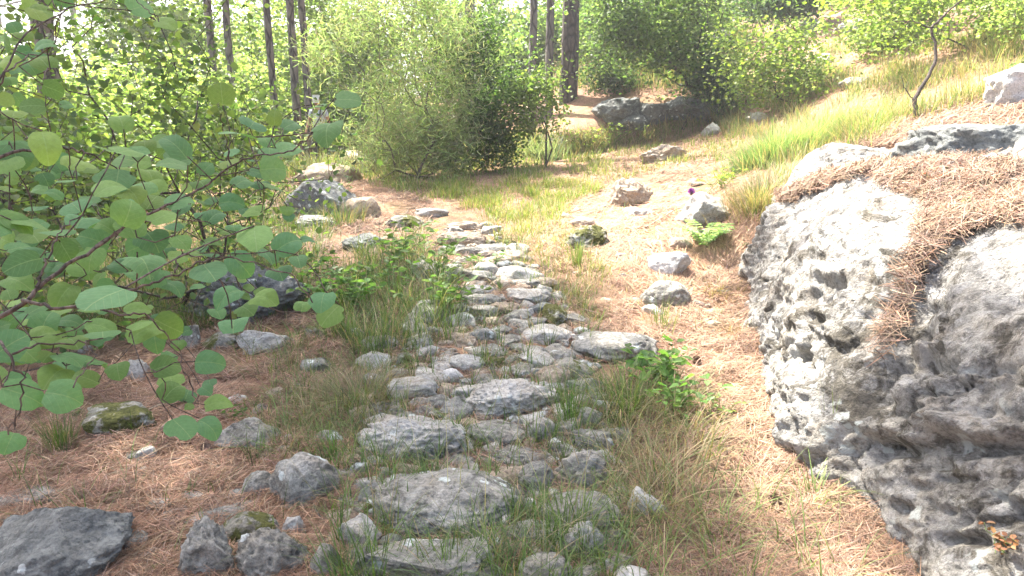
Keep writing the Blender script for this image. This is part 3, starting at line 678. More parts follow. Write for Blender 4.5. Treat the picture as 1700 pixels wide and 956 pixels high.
def put_leaves(rng, ctrs, per, spread, size, pal, wts=None, shape='leaf', up=.9, aspect=.8):
    n = len(ctrs)*per; P = np.repeat(ctrs, per, 0)+rng.normal(size=(n, 3))*np.asarray(spread)
    if shape == 'leaf':
        D = unit(rng.normal(size=(n, 3))*[1, 1, .5]); Nn = unit(rng.normal(size=(n, 3))*.75+[0, 0, up])
        L_ = size*rng.uniform(.6, 1.25, n); return leaves(P, D, Nn, L_, L_*aspect*rng.uniform(.8, 1.1, n), cols(rng, n, pal, wts))
    D = unit(rng.normal(size=(n, 3))*[1, 1, .8]+[0, 0, up]); U = unit(np.cross(D, rng.normal(size=(n, 3)))); L_ = size*rng.uniform(.5, 1.3, n)
    return strips(P, D, U, L_, L_*aspect, rng.normal(size=(n, 3))*L_[:, None]*.08, cols(rng, n, pal, wts))

Y1, Y2, Y3 = (.18, .24, .075), (.13, .19, .06), (.23, .29, .11)       # sunny yellow greens
D1, D2, D3 = (.055, .095, .03), (.085, .135, .05), (.03, .06, .02)    # deep greens
B1, B2 = (.07, .12, .065), (.10, .15, .085)                          # grey blue greens
ST = (.40, .31, .19); ST2 = (.30, .23, .14); OL = (.17, .17, .07)     # straw, dull straw, olive

def shrub(name, label, cat, px, top, base_px, dist, half_w, pal, n_attr=220, per=14, leaf=.045, spread=.12, shape='leaf', stems=3, group=None, rmax=.02, bark='twig', seed=1, depth=None, low=None, aspect=.8, lumps=10, up=.9, wts=None, skirt=.4):
    """px, base_px: picture columns of crown and foot; top: picture row of the crown top; half_w in metres"""
    rng = np.random.default_rng(seed); Pc = at(px, 478, dist); bx = at(base_px, 478, dist)
    gx_, gy_ = bx[0], bx[1]; gz_ = H(gx_, gy_)[0]; ztop = (np.array([0, 0, CAMZ])+rays(px, top)*dist)[2]
    lowz = gz_+(.15 if low is None else low); cz = (ztop+lowz)/2; hz = (ztop-lowz)/2
    dp = half_w*.8 if depth is None else depth
    e = empty(name, (gx_, gy_, gz_-.03), label, cat, group)
    A = crown_points(rng, n_attr, (Pc[0], Pc[1], cz), (half_w, dp, hz), lumps=lumps)
    if skirt:
        m_ = int(n_attr*skirt); an = rng.uniform(0, 6.28, m_); rr_ = rng.uniform(.1, .8, m_)**.7
        A = np.concatenate([A, np.stack([(Pc[0]+gx_)/2+np.cos(an)*rr_*half_w, Pc[1]+np.sin(an)*rr_*dp, lowz+rng.uniform(0, .55, m_)*hz*2*.6], -1)])
    roots = [np.array([gx_, gy_, gz_-.05]), np.array([gx_, gy_, gz_+.05])]
    N_, par, cnt = skeleton(rng, roots, A, .16+dist*.01)
    v, f = branches_mesh(N_, par, cnt, rmax, max(.0022, dist*.00028), .5)
    mesh('stems', v, [f], M[bark], e)
    tips = N_[cnt <= 4]; V, Fq, Cc = put_leaves(rng, tips, per, spread, leaf, pal, wts, shape, up, aspect)
    k = V[:, 2] > -5
    mesh('foliage', V, [Fq], M['leaf'], e, Cc, smooth=False)
    return e

# the round-leaved bushes on the left
shrub('round_leaf_shrub','tall many-stemmed bush with small round leaves behind the foreground branches','bush',250,-60,300,5.6,1.15,[Y1,D2,Y2,D2],300,13,.058,.12,stems=4,group='bushes of the shaded left bank',rmax=.022,seed=3,aspect=.9,lumps=14)
shrub('round_leaf_shrub','leafy bush at the left frame edge in front of the big pine trunks','bush',-10,95,-40,4.6,1.0,[D2,Y2,B2],260,12,.055,.12,group='bushes of the shaded left bank',rmax=.02,seed=4,aspect=.9,lumps=10)
shrub('leafy_shrub','airy bush of small leaves right of the tall many-stemmed bush','bush',395,30,385,7.5,.62,[D2,Y1,Y2],190,14,.048,.12,group='bushes of the shaded left bank',rmax=.014,seed=5,lumps=9)
# sunlit growth behind
for k, a in enumerate([
 ('bright sunlit bush behind the walking person',500,90,500,24,2.3,[Y1,Y3,Y2]),
 ('sunlit pale green bush behind the left end of the clearing',60,110,60,16,2.6,[Y1,Y3,Y2]),
 ('low sunlit thicket seen through the stems of the round-leaved bush',230,150,230,18,2.6,[Y3,Y1]),
 ('sunlit bush filling the gap left of the walking person',345,110,345,17,1.7,[Y1,Y3]),
 ('tall green bush far behind the sunlit thicket',330,20,330,30,3.4,[Y2,Y3,Y1]),
 ('tall leafy bush far off at the left frame edge',-30,20,-30,26,3.5,[Y2,Y3,Y1]),
 ('distant yellow-green bush left of the feathery sapling',560,50,560,28,2.6,[Y1,Y3]),
 ('sunlit leafy bush far behind the dark green bush',850,60,850,30,2.6,[Y1,Y2]),
 ('sunlit bush left of the walking person, behind the layered ledge',425,150,425,20.5,1.0,[Y3,Y1]),
 ('tall leafy tree behind the bush that hides the walking person',470,-20,470,31,3.2,[Y2,Y1,Y3]),
 ('tall sunlit tree behind the feathery sapling',700,-40,700,27,3.0,[Y2,Y1,Y3]),
 ('sunlit bush on the slope above the shady bank',1000,20,1000,27,2.8,[Y1,D2,Y2]),
 ('tall pale feathery tree beyond the thicket, below the far pair of slim trunks',400,-60,400,26,2.6,[Y3,Y1]),
 ('tall pale tree far behind the round-leaved bush',250,-80,250,27,3.0,[Y2,Y3]),
  ('loose pale bush low behind the slim trunks',430,120,430,21.5,1.0,[Y3,Y1]),
 ('tall pale tree left of the feathery sapling',575,-60,575,24,2.0,[Y3,Y1]),
 ('tall pale tree behind the gap between sapling and dark trunk',830,0,830,34,2.6,[Y3,Y2]),
 ('low sunlit bush at the far left of the clearing',130,190,130,12,1.6,[Y1,Y2])]):
    shrub('sunlit_tree' if 'tree' in a[0] else 'sunlit_shrub', a[0],'bush',a[1],a[2],a[3],a[4],a[5],a[6],240,30,.13 if a[4] < 25 else .20,.34,group='sunlit bushes beyond the clearing',seed=20+k,rmax=.03,lumps=14,low=1.9 if 'young' in a[0] else None,skirt=0 if 'young' in a[0] else .4)
shrub('feathery_tree','tall pale feathery sapling with fine foliage in the centre of the view','tree',682,-80,700,13.5,1.55,[(.25,.32,.15),(.30,.36,.21),(.19,.26,.11),(.28,.26,.17)],420,44,.16,.17,'strip',low=.02,skirt=.10,rmax=.035,bark='greytwig',seed=41,aspect=.085,up=.5,lumps=30)
shrub('feathery_shrub','low greyish feathery bush at the foot of the pale feathery sapling','bush',700,160,700,14.2,1.15,[(.20,.25,.12),(.21,.22,.14)],200,80,.11,.14,'strip',rmax=.02,bark='greytwig',seed=42,aspect=.12,lumps=9)
shrub('dark_green_shrub','dark green rounded bush right of the pale feathery sapling','bush',805,20,790,15,1.05,[D1,D2,(.08,.15,.03)],320,46,.07,.16,low=.03,rmax=.025,seed=43,lumps=13)
shrub('thin_sapling','thin leaning sapling with sparse leaves in front of the shady bank','sapling',880,118,905,14.5,.6,[Y1,Y2],110,20,.08,.15,rmax=.014,seed=44,lumps=6,low=.7)
shrub('broadleaf_tree','spreading light green tree above the shady bank','tree',1090,-80,1120,17.5,2.1,[(.11,.17,.06),(.14,.20,.07),(.075,.12,.04)],460,34,.10,.2,rmax=.05,seed=45,lumps=22,low=1.0,skirt=.03)
shrub('grey_green_shrub','blue-grey bush tucked between the tree and the yellow-green bush','bush',1160,85,1165,17.5,.7,[B1,B2],160,60,.09,.13,'strip',rmax=.015,seed=46,aspect=.2,lumps=7,skirt=.1)
shrub('yellow_green_shrub','low yellow-green bush on the hillside above the feathery grass','bush',1275,55,1285,14.5,1.25,[Y3,Y1,(.2,.27,.05)],240,22,.08,.2,rmax=.02,seed=47,skirt=.2,lumps=12)
shrub('olive_tree','thin olive-green tree at the top edge above the yellow-green bush','tree',1265,-40,1255,21,1.4,[B1,D2],220,60,.12,.22,'strip',rmax=.035,seed=48,aspect=.25,lumps=9,low=.6)
shrub('yellow_green_shrub','tall bright green bush at the top right behind the crooked bare sapling','bush',1560,-60,1560,11.5,2.0,[Y3,Y1,(.2,.28,.05)],400,20,.08,.22,rmax=.02,seed=49,lumps=16,low=.2)
shrub('leafy_shrub','green bush on the bank right behind the dark thick pine trunk','bush',1000,40,1000,23,1.5,[Y1,D2,Y2],200,26,.11,.2,rmax=.03,seed=56,lumps=12,low=.05)
shrub('leafy_shrub','low bush on the bank above the brown-grey rock','bush',1090,95,1090,20.5,1.0,[Y2,D2],140,24,.09,.16,rmax=.02,seed=57,lumps=9,low=.02)
shrub('leafy_shrub','dark low bush between the bank rocks and the trunk','bush',1010,105,1010,19.8,.8,[D2,D1],120,26,.07,.13,rmax=.015,seed=58,lumps=8,low=.02)
shrub('leafy_shrub','pale bush on the slope above the bank, behind the green tree','bush',1120,30,1120,24,1.8,[Y1,Y2],200,26,.12,.22,rmax=.03,seed=59,lumps=12,low=.05)
shrub('leafy_shrub','green bush between the crags at the top of the far hillside','bush',1180,-30,1180,27,2.2,[Y1,D2,Y2],220,26,.14,.25,rmax=.03,seed=54,lumps=11,low=.05)
shrub('leafy_shrub','dark bush above the wide grey crag on the far hillside','bush',1370,-30,1370,25,1.9,[D2,B1,Y2],200,26,.13,.25,rmax=.03,seed=55,lumps=11,low=.05)
shrub('yellow_green_shrub','yellow-green bush between the olive tree and the bright top-right bush','bush',1430,0,1430,15,1.1,[Y3,Y1],200,24,.09,.16,rmax=.02,seed=53,lumps=10,low=.05)
shrub('yellow_green_shrub','sparse bright bush at the right frame edge of the hillside','bush',1690,-20,1700,9.5,1.0,[Y3,Y1],190,18,.06,.13,rmax=.015,seed=50,lumps=8,low=.3)
shrub('leafy_shrub','small bright plant at the right frame edge beside the white-edged boulder','plant',1690,110,1700,7.2,.28,[Y1,D2],26,6,.05,.05,rmax=.006,seed=51,lumps=4,low=.02)

# ---------------------------------------------------------------- pines
PN = [(.06,.10,.035),(.09,.14,.05),(.12,.17,.06)]
def pine(label, px, dist, dia, height, crown_low, crown_r, name='pine_tree', group='tall pines standing behind the clearing', bark='pine_bark', seed=1, lean=(0, 0), n_attr=90, per=28, leaf=.30, off=(0, 0), xy=None, spread=.33):
    rng = np.random.default_rng(seed)
    if xy is None: q = at(px, 478, dist); x, y = q[0], q[1]
    else: x, y = xy
    z = H(x, y)[0]; e = empty(name, (x, y, z-.1), label, 'tree', group)
    n = 26; t = np.linspace(0, 1, n); wob = np.cumsum(rng.normal(0, .012*height/8, (n, 2)), 0)*.6
    line = np.stack([x+lean[0]*t*height+wob[:, 0], y+lean[1]*t*height+wob[:, 1], z-.2+t*height], -1)
    sides = 20; v, f = polytube(line, [dia*.56, dia*.5, dia*.45, dia*.3, .04], sides)
    th = np.arctan2(v[:, 1]-np.repeat(line[:, 1], sides), v[:, 0]-np.repeat(line[:, 0], sides))
    rr = fbm(np.stack([np.cos(th)*2.5, np.sin(th)*2.5, v[:, 2]*1.3], -1), 3, seed)*dia*.10
    v[:, 0] += np.cos(th)*rr; v[:, 1] += np.sin(th)*rr
    mesh('trunk', v, [f], M[bark], e)
    if n_attr:
        top = line[-1]; cz = (z+crown_low+top[2]+1)/2
        A = crown_points(rng, n_attr, (x+off[0]+lean[0]*height*.7, y+off[1]+lean[1]*height*.7, cz), (crown_r, crown_r, (top[2]+1-z-crown_low)/2), lumps=max(7, n_attr//9))
        k0 = int(n*crown_low/height*.8); roots = list(line[max(1, k0):])
        N_, par, cnt = skeleton(rng, roots, A, .5, .08)
        cn = cnt.copy(); cn[:len(roots)] = np.minimum(cn[:len(roots)], cn[len(roots):].max() if len(cn) > len(roots) else 1)
        i = np.where((par >= 0) & (np.arange(len(par)) >= len(roots)))[0]; r = np.maximum(.012, dia*.18*(cn/max(cn[len(roots):].max(), 1))**.5)
        vb, fb = tubes(N_[par[i]], N_[i], np.minimum(r[par[i]], r[i]*1.3), r[i], 5)
        mesh('branches', vb, [fb], M[bark], e)
        tips = N_[i][cn[i] <= 3]; V, Fq, Cc = put_leaves(rng, tips, per, spread, leaf, PN, None, 'strip', .2, .055)
        mesh('crown', V, [Fq], M['leaf'], e, Cc, smooth=False)
    return e
for k, a in enumerate([
 ('thick grey pine trunk near the left end of the view',126,12.5,.33,13,4.5,2.4,'pine_bark',(0,0)),
 ('broad shaded pine trunk at the left frame edge',18,11,.42,13,5,2.4,'pine_bark',(.01,0)),
 ('slim pine trunk, left one of a far pair above the thicket',390,18,.18,13,5,2,'pine_bark',(0,0)),
 ('slim pine trunk, right one of a far pair above the thicket',406,19,.18,14,6,2,'pine_bark',(.01,0)),
 ('slim dark pine trunk above and left of the walking person',478,17.6,.16,13,5.5,2,'pine_bark',(0,0)),
 ('slim pine trunk directly above the walking person',512,20,.21,14,6,2,'pine_bark',(0,0)),
 ('leaning slim pine trunk just right of the one above the person',533,19,.18,13,5.5,2,'pine_bark',(-.02,0)),
 ('pale pine trunk behind the top of the feathery sapling',786,18,.24,14,6,2,'pine_bark',(0,0)),
 ('slim pine trunk left of the pair beside the dark trunk',880,19,.19,13,6,2,'pine_bark',(0,0)),
 ('slim pine trunk right beside the dark broken-barked one',906,20,.21,13,6,2,'pine_bark',(0,0)),
 ('dark thick pine trunk with rough bark standing on the shady bank',938,20.5,.44,14,5.5,2.6,'dark_bark',(.0,0)),
 ('dim pine trunk far off in the gap by the sky patch',820,45,.35,16,5,3.4,'pine_bark',(0,0)),
 ('distant pine with a low crown far behind the thicket',300,40,.35,13,2.5,3.4,'pine_bark',(0,0)),
 ('distant pine with a low crown far behind the left bushes',180,44,.35,14,2.5,3.6,'pine_bark',(0,0)),
 ('distant pine with a low crown far behind the feathery sapling',640,42,.35,13,2.0,3.4,'pine_bark',(0,0)),
 ('distant pine with a low crown behind the gap right of the sapling',745,50,.35,12,1.5,3.4,'pine_bark',(0,0)),
 ('distant pine with a low crown at the far left',60,38,.35,14,2.0,3.6,'pine_bark',(0,0)),
 ('distant pine with a low crown above the walking person',560,48,.35,13,2.0,3.6,'pine_bark',(0,0)),
 ('distant pine whose crown shows above the spreading light green tree',1010,40,.35,10,1.5,3.2,'pine_bark',(0,0))]):
    pine(a[0], a[1], a[2], a[3], a[4], a[5], a[6], bark=a[7], seed=60+k, lean=a[8], n_attr=60 if a[2] < 34 else 80, per=26 if a[2] < 34 else 40, leaf=.3 if a[2] < 34 else .45, spread=.33 if a[2] < 34 else .5)
# unseen pines; crowns shaped by projecting the wanted foreground shade towards the sun
rs = np.random.default_rng(500)
sh_poly = [(-300,430),(-60,380),(300,350),(560,330),(700,350),(840,400),(930,430),(1040,540),(1090,640),(1060,760),(1150,1000),(1300,1300),(-300,1300)]
SP = scatter(rs, sh_poly, 2600, 14); q1, q2, _ = proj(SP)
RK = ROCK[rs.choice(len(ROCK), 4000)]; r1, r2, _ = proj(RK); inr = inpoly(r1, r2, [(1235,400),(1290,400),(1400,640),(1500,590),(1760,560),(1760,740),(1500,800),(1330,700)]); RK = RK[inr][:120]
SP = np.concatenate([SP, RK]); q1, q2, _ = proj(SP)
LV_ = at(rs.uniform(-100, 560, 420), rs.uniform(330, 760, 420), rs.uniform(.9, 1.5, 420)); SP = np.concatenate([SP, LV_]); q1, q2, _ = proj(SP)
hole = noise(np.stack([SP[:, 0]*1.1, SP[:, 1]*1.1, SP[:, 0]*0], -1), 7) < .20
spot = np.hypot(q1-300, (q2-785)*1.6) > 135; spot &= np.hypot(q1-180, (q2-865)*1.6) > 85; spot &= np.hypot(q1-90, (q2-800)*1.6) > 60
SP = SP[hole & spot]; hgt = rs.uniform(7.6, 10.4, len(SP)); AT = SP+SD*((hgt-SP[:, 2])/SD[2])[:, None]
_, _, _ = q1, q2, hgt
trees = [((-8.6,7.5),12,'left of the view, nearest the foreground'),((-8.0,3.2),11,'left of the camera'),((-11.5,11.5),12,'far left of the view, beyond the leafy bush'),((5.2,1.0),11,'right of the camera beside the rock outcrop')]
TX = np.array([t[0] for t in trees]); own = np.argmin(np.hypot(AT[:, None, 0]-TX[None, :, 0], AT[:, None, 1]-TX[None, :, 1]), 1)
for k, (xy, hgt_, wh) in enumerate(trees):
    z = H(xy[0], xy[1])[0]; A = AT[own == k]
    if len(A) < 5: continue
    e = empty('pine_tree', (xy[0], xy[1], z-.1), 'unseen pine with crown shaped for shade, '+wh, 'tree', 'unseen pines with crowns shaped to shade the foreground')
    line = np.stack([np.full(20, xy[0]), np.full(20, xy[1]), z-.2+np.linspace(0, hgt_, 20)], -1); v, f = polytube(line, [.2, .17, .13, .05], 16); mesh('trunk', v, [f], M['pine_bark'], e)
    sub_ = A[rs.choice(len(A), min(len(A), 260), replace=False)]
    N_, par, cnt = skeleton(rs, list(line[11:]), sub_, .6, .05); i = np.where((par >= 0) & (np.arange(len(par)) >= 9))[0]
    r_ = np.maximum(.008, .07*(cnt[i]/cnt[i].max())**.5); vb, fb = tubes(N_[par[i]], N_[i], r_, r_*.9, 5); mesh('branches', vb, [fb], M['pine_bark'], e)
    V, Fq, Cc = put_leaves(rs, A, 24, .22, .26, PN, None, 'strip', .1, .085); mesh('crown', V, [Fq], M['leaf'], e, Cc, smooth=False)

# ---------------------------------------------------------------- needle litter
def needles(rng, P, Nn, L, wd, pal, up=.25, lift=.02):
    n = len(P); az = rng.uniform(0, 2*np.pi, n)+0
    q = np.stack([np.cos(az), np.sin(az), np.zeros(n)], -1); q = unit(q-Nn*(q*Nn).sum(1, keepdims=True)); D = unit(q+Nn*np.abs(rng.normal(0, up, (n, 1))))
    U = unit(np.cross(D, Nn)); Nn2 = unit(Nn+U*rng.normal(0, .3, (n, 1))); U = unit(np.cross(D, Nn2))
    Pz = P+Nn*(rng.random((n, 1))**1.5*lift+.004+np.abs(D*Nn).sum(1, keepdims=True)*L[:, None]*.25)
    return strips(Pz, D, U, L, wd, Nn*rng.normal(0, .004, (n, 1))+U*rng.normal(0, .008, (n, 1)), cols(rng, n, pal, None, .22))
NP = [(.36,.22,.14),(.42,.285,.19),(.24,.14,.09),(.31,.225,.165),(.14,.09,.06)]
NG = [(.24,.175,.13),(.17,.12,.09),(.30,.21,.145)]
def gnormal(P):
    e = .06; dx = (H(P[:, 0]+e, P[:, 1])-H(P[:, 0]-e, P[:, 1]))/(2*e); dy = (H(P[:, 0], P[:, 1]+e)-H(P[:, 0], P[:, 1]-e))/(2*e)
    return unit(np.stack([-dx, -dy, np.ones(len(P))], -1))
def litter(label, poly, n, pal, seed, L0=.11, dens=None, lift=.02, up=.2):
    rng = np.random.default_rng(seed); P = scatter(rng, poly, n, 30, (lambda x, y: np.clip(.55+1.7*noise(v2(x/55., y/30.), seed+40), .12, 1)) if dens is None else dens); dep = proj(P)[2]
    L = L0*rng.uniform(.55, 1.3, n)*np.clip(dep/4, 1, 1.6); wd = np.clip(.0009*dep*rng.uniform(.5, 1.2, n), .0015, .010)
    V, Fq, Cc = needles(rng, P, gnormal(P), L, wd, pal, up, lift)
    tag(mesh('pine_needles', V, [Fq], M['needle'], None, Cc, smooth=False), label, 'needles', None, 'stuff')
litter('brown pine needles thickly covering the shaded ground on the left', [(-60,560),(300,500),(560,540),(600,700),(560,1000),(-60,1000)], 60000, NP+[NP[2]], 1, lift=.03)
litter('bright orange pine needles on the ground right of the path', [(1000,520),(1230,430),(1300,560),(1420,820),(1560,1000),(1060,1000),(1060,700)], 52000, NP[:2]+NP[3:4]+NP, 2, lift=.03)
litter('scattered pine needles between the stones of the path', [(560,560),(740,420),(900,430),(1000,540),(1060,720),(1060,1000),(560,1000)], 26000, NP+NG, 3)
litter('pale pine needles on the sunlit slope', [(900,300),(1100,220),(1260,200),(1260,430),(1000,530),(900,420)], 26000, NP[:2], 4, lift=.02, up=.12)
litter('pine needles around the rocks left of the upper path', [(420,300),(700,300),(740,400),(560,560),(400,520)], 16000, NP+NG, 5)
# matted needles lying on the outcrop
rng = np.random.default_rng(8)
rpx, rpy, rdep = proj(ROCK)
mat_poly = [(1478,278),(1560,274),(1760,272),(1760,372),(1650,375),(1572,405),(1530,450),(1510,510),(1490,560),(1462,610),(1460,560),(1484,500),(1498,440),(1524,390),(1545,345),(1495,318),(1455,300)]
edge = [(1290,322),(1370,292),(1480,270),(1480,284),(1390,300),(1300,338)]
jit = 9*noise(ROCK*14, 5); m1 = inpoly(rpx+jit, rpy+jit, mat_poly); m2 = inpoly(rpx+jit, rpy+jit, edge)
idx = np.where((m1 | m2) & (ROCKN[:, 2] > .15))[0]
wgt = 1/np.maximum(rdep[idx], 1); n = 42000; k = rng.choice(idx, n)
Pn = ROCK[k]+rng.normal(0, .008, (n, 3)); dep = rdep[k]
V, Fq, Cc = needles(rng, Pn, ROCKN[k], .11*rng.uniform(.6, 1.3, n), np.clip(.0011*dep, .0022, .006), NP+NG+NG+NG, .24, .045)  # palette weighted darker: the mat's part shade is put into its colour
tag(mesh('pine_needles', V, [Fq], M['needle'], None, Cc, smooth=False), 'thick mat of pine needles toned grey-brown for shade, on the outcrop and down its groove', 'needles', None, 'stuff')
top_ledge = scatter(rng, [(1380,250),(1500,180),(1760,140),(1760,230),(1560,240)], 9000, 20)
V, Fq, Cc = needles(rng, top_ledge, gnormal(top_ledge), .13*rng.uniform(.6, 1.3, len(top_ledge)), np.full(len(top_ledge), .006), NP, .2, .04)
tag(mesh('pine_needles', V, [Fq], M['needle'], None, Cc, smooth=False), 'orange pine needles on the hillside above the outcrop', 'needles', None, 'stuff')

# ---------------------------------------------------------------- grass
GG = [(.10,.16,.04),(.14,.20,.06),(.07,.12,.03),(.11,.16,.07)]
def tufts(rng, P, per, h, wd, pal, spread=.03, bend=1.0, tilt=.35, seg=4, wts=None, hv=.35):
    n = len(P)*per; hs = np.repeat(rng.uniform(1-hv, 1+hv, len(P)), per)
    off = rng.normal(0, 1, (n, 2)); az = np.arctan2(off[:, 1], off[:, 0])+rng.normal(0, .6, n)
    Q = np.repeat(P, per, 0); Q[:, :2] += off*spread; Q[:, 2] = np.minimum(Q[:, 2], H(Q[:, 0], Q[:, 1])+.05)-.01
    dep = proj(Q)[2]; hh = h*hs*rng.uniform(.45, 1.2, n)
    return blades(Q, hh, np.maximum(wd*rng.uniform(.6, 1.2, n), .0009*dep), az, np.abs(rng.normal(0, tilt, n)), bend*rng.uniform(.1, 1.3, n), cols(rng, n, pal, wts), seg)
def lawn(name, label, parts): 
    V, Fs, Cc = merge(parts); tag(mesh(name, V, Fs, M['grass'], None, Cc, smooth=False), label, 'grass', None, 'stuff')
rg = np.random.default_rng(33)
# sunlit clearing
clr = [(600,300),(640,250),(760,262),(900,250),(1060,225),(1230,170),(1260,260),(1060,290),(960,330),(880,400),(800,350),(700,330)]
P_ = scatter(rg, clr, 3000, 30, lambda x, y: np.clip(.5+1.6*noise(v2(x/60., y/16.), 3), .04, 1)*np.where(x > 1000, .45, 1))
lawn('meadow_grass', 'short bright yellow-green grass spread over the sunlit clearing', [tufts(rg, P_, 7, .15, .005, [(.20,.27,.06),(.16,.23,.05),(.26,.28,.10),ST], .08, .6, .4, 3)])
# hillside
hl = [(1180,230),(1200,130),(1400,70),(1760,40),(1760,150),(1560,190),(1440,240),(1300,310)]
P_ = scatter(rg, hl, 1700, 40, lambda x, y: np.clip(.35+2.2*noise(v2(x/70., y/30.), 93), .04, 1))
lawn('hillside_grass', 'mixed green and straw grass on the right hillside', [tufts(rg, P_, 9, .27, .005, [(.19,.26,.09),(.15,.21,.08),ST,ST,(.28,.27,.14)], .10, .8, .4, 4)])
# left bank under the bushes
P_ = scatter(rg, [(-60,260),(420,280),(560,330),(520,520),(260,560),(-60,560)], 2000, 40)
lawn('shade_grass', 'thin green grass under the bushes on the left bank', [tufts(rg, P_, 14, .24, .005, GG+[ST2], .07, .9, .45, 4)])
P_ = scatter(rg, [(430,250),(480,230),(640,235),(900,225),(900,262),(640,290),(430,300)], 1500, 40)
lawn('meadow_edge_grass', 'longer pale grass along the foot of the feathery sapling', [tufts(rg, P_, 8, .42, .007, [Y3,Y1,ST,OL,(.30,.31,.18)], .12, .9, .35, 4)])
P_ = scatter(rg, [(930,150),(1230,140),(1240,50),(930,60)], 1300, 40, lambda x, y: np.clip(.5+2*noise(v2(x/40., y/20.), 95), .05, 1))
lawn('bank_grass', 'mixed green and straw grass on the bank behind the dark pine trunk', [tufts(rg, P_, 10, .34, .009, [Y2,Y1,ST,OL], .2, .9, .4, 3)])
P_ = scatter(rg, [(860,225),(1060,215),(1230,160),(1230,185),(1060,240),(860,262)], 420, 40)
lawn('dry_grass', 'straw grass along the lip of the shady bank', [tufts(rg, P_, 9, .34, .007, [ST,ST2,Y1], .12, 1.3, .5, 5)])
P_ = scatter(rg, [(900,420),(1000,290),(1240,230),(1240,430),(1180,560),(1000,530)], 150, 40)
lawn('seedling_grass', 'thin scattered seedlings and short straws on the needle-covered slope', [tufts(rg, P_, 5, .12, .004, [Y1,ST,Y2,ST2], .03, 1., .6, 4)])
# the path
den = lambda x, y: np.clip(.45+1.5*noise(v2(x/70., y/40.), 12), .03, 1)
P_ = scatter(rg, [(560,1000),(540,700),(600,560),(720,470),(880,430),(980,520),(1010,640),(1060,1000)], 330, 20, den)
lawn('path_grass', 'green grass growing in the joints of the stony path', [tufts(rg, P_, 13, .19, .0055, GG+[Y2], .022, 1.1, .4, 6), tufts(rg, P_[:90], 9, .19, .0042, [ST,OL,ST2], .03, 1.2, .5, 6)])
P_ = scatter(rg, [(380,560),(640,540),(660,640),(620,760),(440,780),(440,640)], 250, 20)
lawn('path_edge_grass', 'half dry matted grass along the left edge of the path', [tufts(rg, P_, 13, .17, .0046, [ST2,OL,GG[1],GG[0],Y2], .035, 1.4, .6, 5)])
P_ = scatter(rg, [(560,430),(700,400),(760,470),(760,570),(600,600),(540,560)], 170, 20)
lawn('tall_grass', 'tall arching green grass left of the middle of the path', [tufts(rg, P_, 17, .33, .0055, GG+[Y2,Y1,ST], .04, 1.1, .35, 6)])
P_ = scatter(rg, [(800,350),(920,340),(1000,440),(1010,540),(930,520),(850,440)], 190, 20)
lawn('dry_grass', 'fine dry olive and straw grass on the right edge of the upper path', [tufts(rg, P_, 15, .17, .0048, [ST,ST2,OL,GG[1],Y1], .06, 1.3, .5, 5)])
P_ = scatter(rg, [(985,640),(1160,640),(1180,740),(1120,900),(1050,900),(1010,760)], 130, 20)
lawn('dry_grass', 'hanging straw-coloured grass below the green leafy clump', [tufts(rg, P_, 15, .24, .0046, [ST,ST2,GG[1],OL], .045, 1.7, .8, 6)])
P_ = scatter(rg, [(1050,880),(1200,780),(1330,860),(1420,1000),(1050,1000)], 26, 20)
lawn('sparse_grass', 'sparse green blades arching over the orange needles at the bottom', [tufts(rg, P_, 9, .26, .0045, [Y1,GG[0],Y3], .03, 1.5, .4, 7)])
P_ = scatter(rg, [(-40,760),(200,700),(540,640),(560,900),(300,960),(-40,860)], 34, 20)
lawn('sparse_grass', 'sparse green blades among the shaded needles on the left', [tufts(rg, P_, 8, .17, .004, [GG[0],GG[2]], .03, 1.3, .4, 6)])
# seed stalks with long thin culms over the path
P_ = scatter(rg, [(560,960),(600,640),(760,480),(1000,560),(1110,960)], 70, 20)
lawn('grass_stalks', 'long pale seed stalks leaning over the path', [blades(np.repeat(P_, 1, 0), rg.uniform(.35, .6, 70), rg.uniform(.0022, .0035, 70), rg.uniform(0, 6.28, 70), np.abs(rg.normal(.2, .25, 70)), rg.uniform(.1, .9, 70), cols(rg, 70, [ST,OL,(.42,.36,.22)]), 8)])
def clump(name, label, cat, px, py, n, h, wd, pal, spread, bend=1., tilt=.35, group=None, seg=6, d=None, wts=None, aim=None):
    Pp, _ = hit([px], [py]); Pp = Pp[0]
    if d is not None: Pp = at(px, py, d); 
    r_ = np.random.default_rng(int(px*3+py)); off = r_.normal(0, 1, (n, 2)); az = np.arctan2(off[:, 1], off[:, 0])+r_.normal(0, .5, n)
    if aim is not None: az = r_.normal(aim, .8, n)
    Q = np.repeat(Pp[None], n, 0); Q[:, :2] += off*spread
    if d is None: Q[:, 2] = H(Q[:, 0], Q[:, 1])-.01
    V, Fq, Cc = blades(Q, h*r_.uniform(.45, 1.15, n), np.maximum(wd*r_.uniform(.6, 1.2, n), .0009*proj(Pp)[2]), az, np.abs(r_.normal(0, tilt, n)), bend*r_.uniform(.2, 1.2, n), cols(r_, n, pal, wts), seg)
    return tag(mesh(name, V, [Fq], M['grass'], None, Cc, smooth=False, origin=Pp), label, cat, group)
GC = 'distinct clumps of grass'
clump('grass_clump','dense soft green grass clump at the left shoulder of the rock outcrop','grass clump',1290,268,3800,.50,.0035,[(.19,.28,.13),(.22,.30,.14),(.14,.21,.09),ST],.27,1.0,.5,GC)
clump('grass_clump','loose pale tuft on the hillside between the dark slab and the bare sapling','grass clump',1440,215,500,.35,.004,[Y3,ST,GG[1]],.2,1.,.5,GC)
clump('grass_clump','pale tall tuft near the white stone on the hillside','grass clump',1320,150,600,.5,.006,[Y3,ST,(.24,.3,.14)],.35,.9,.45,GC)
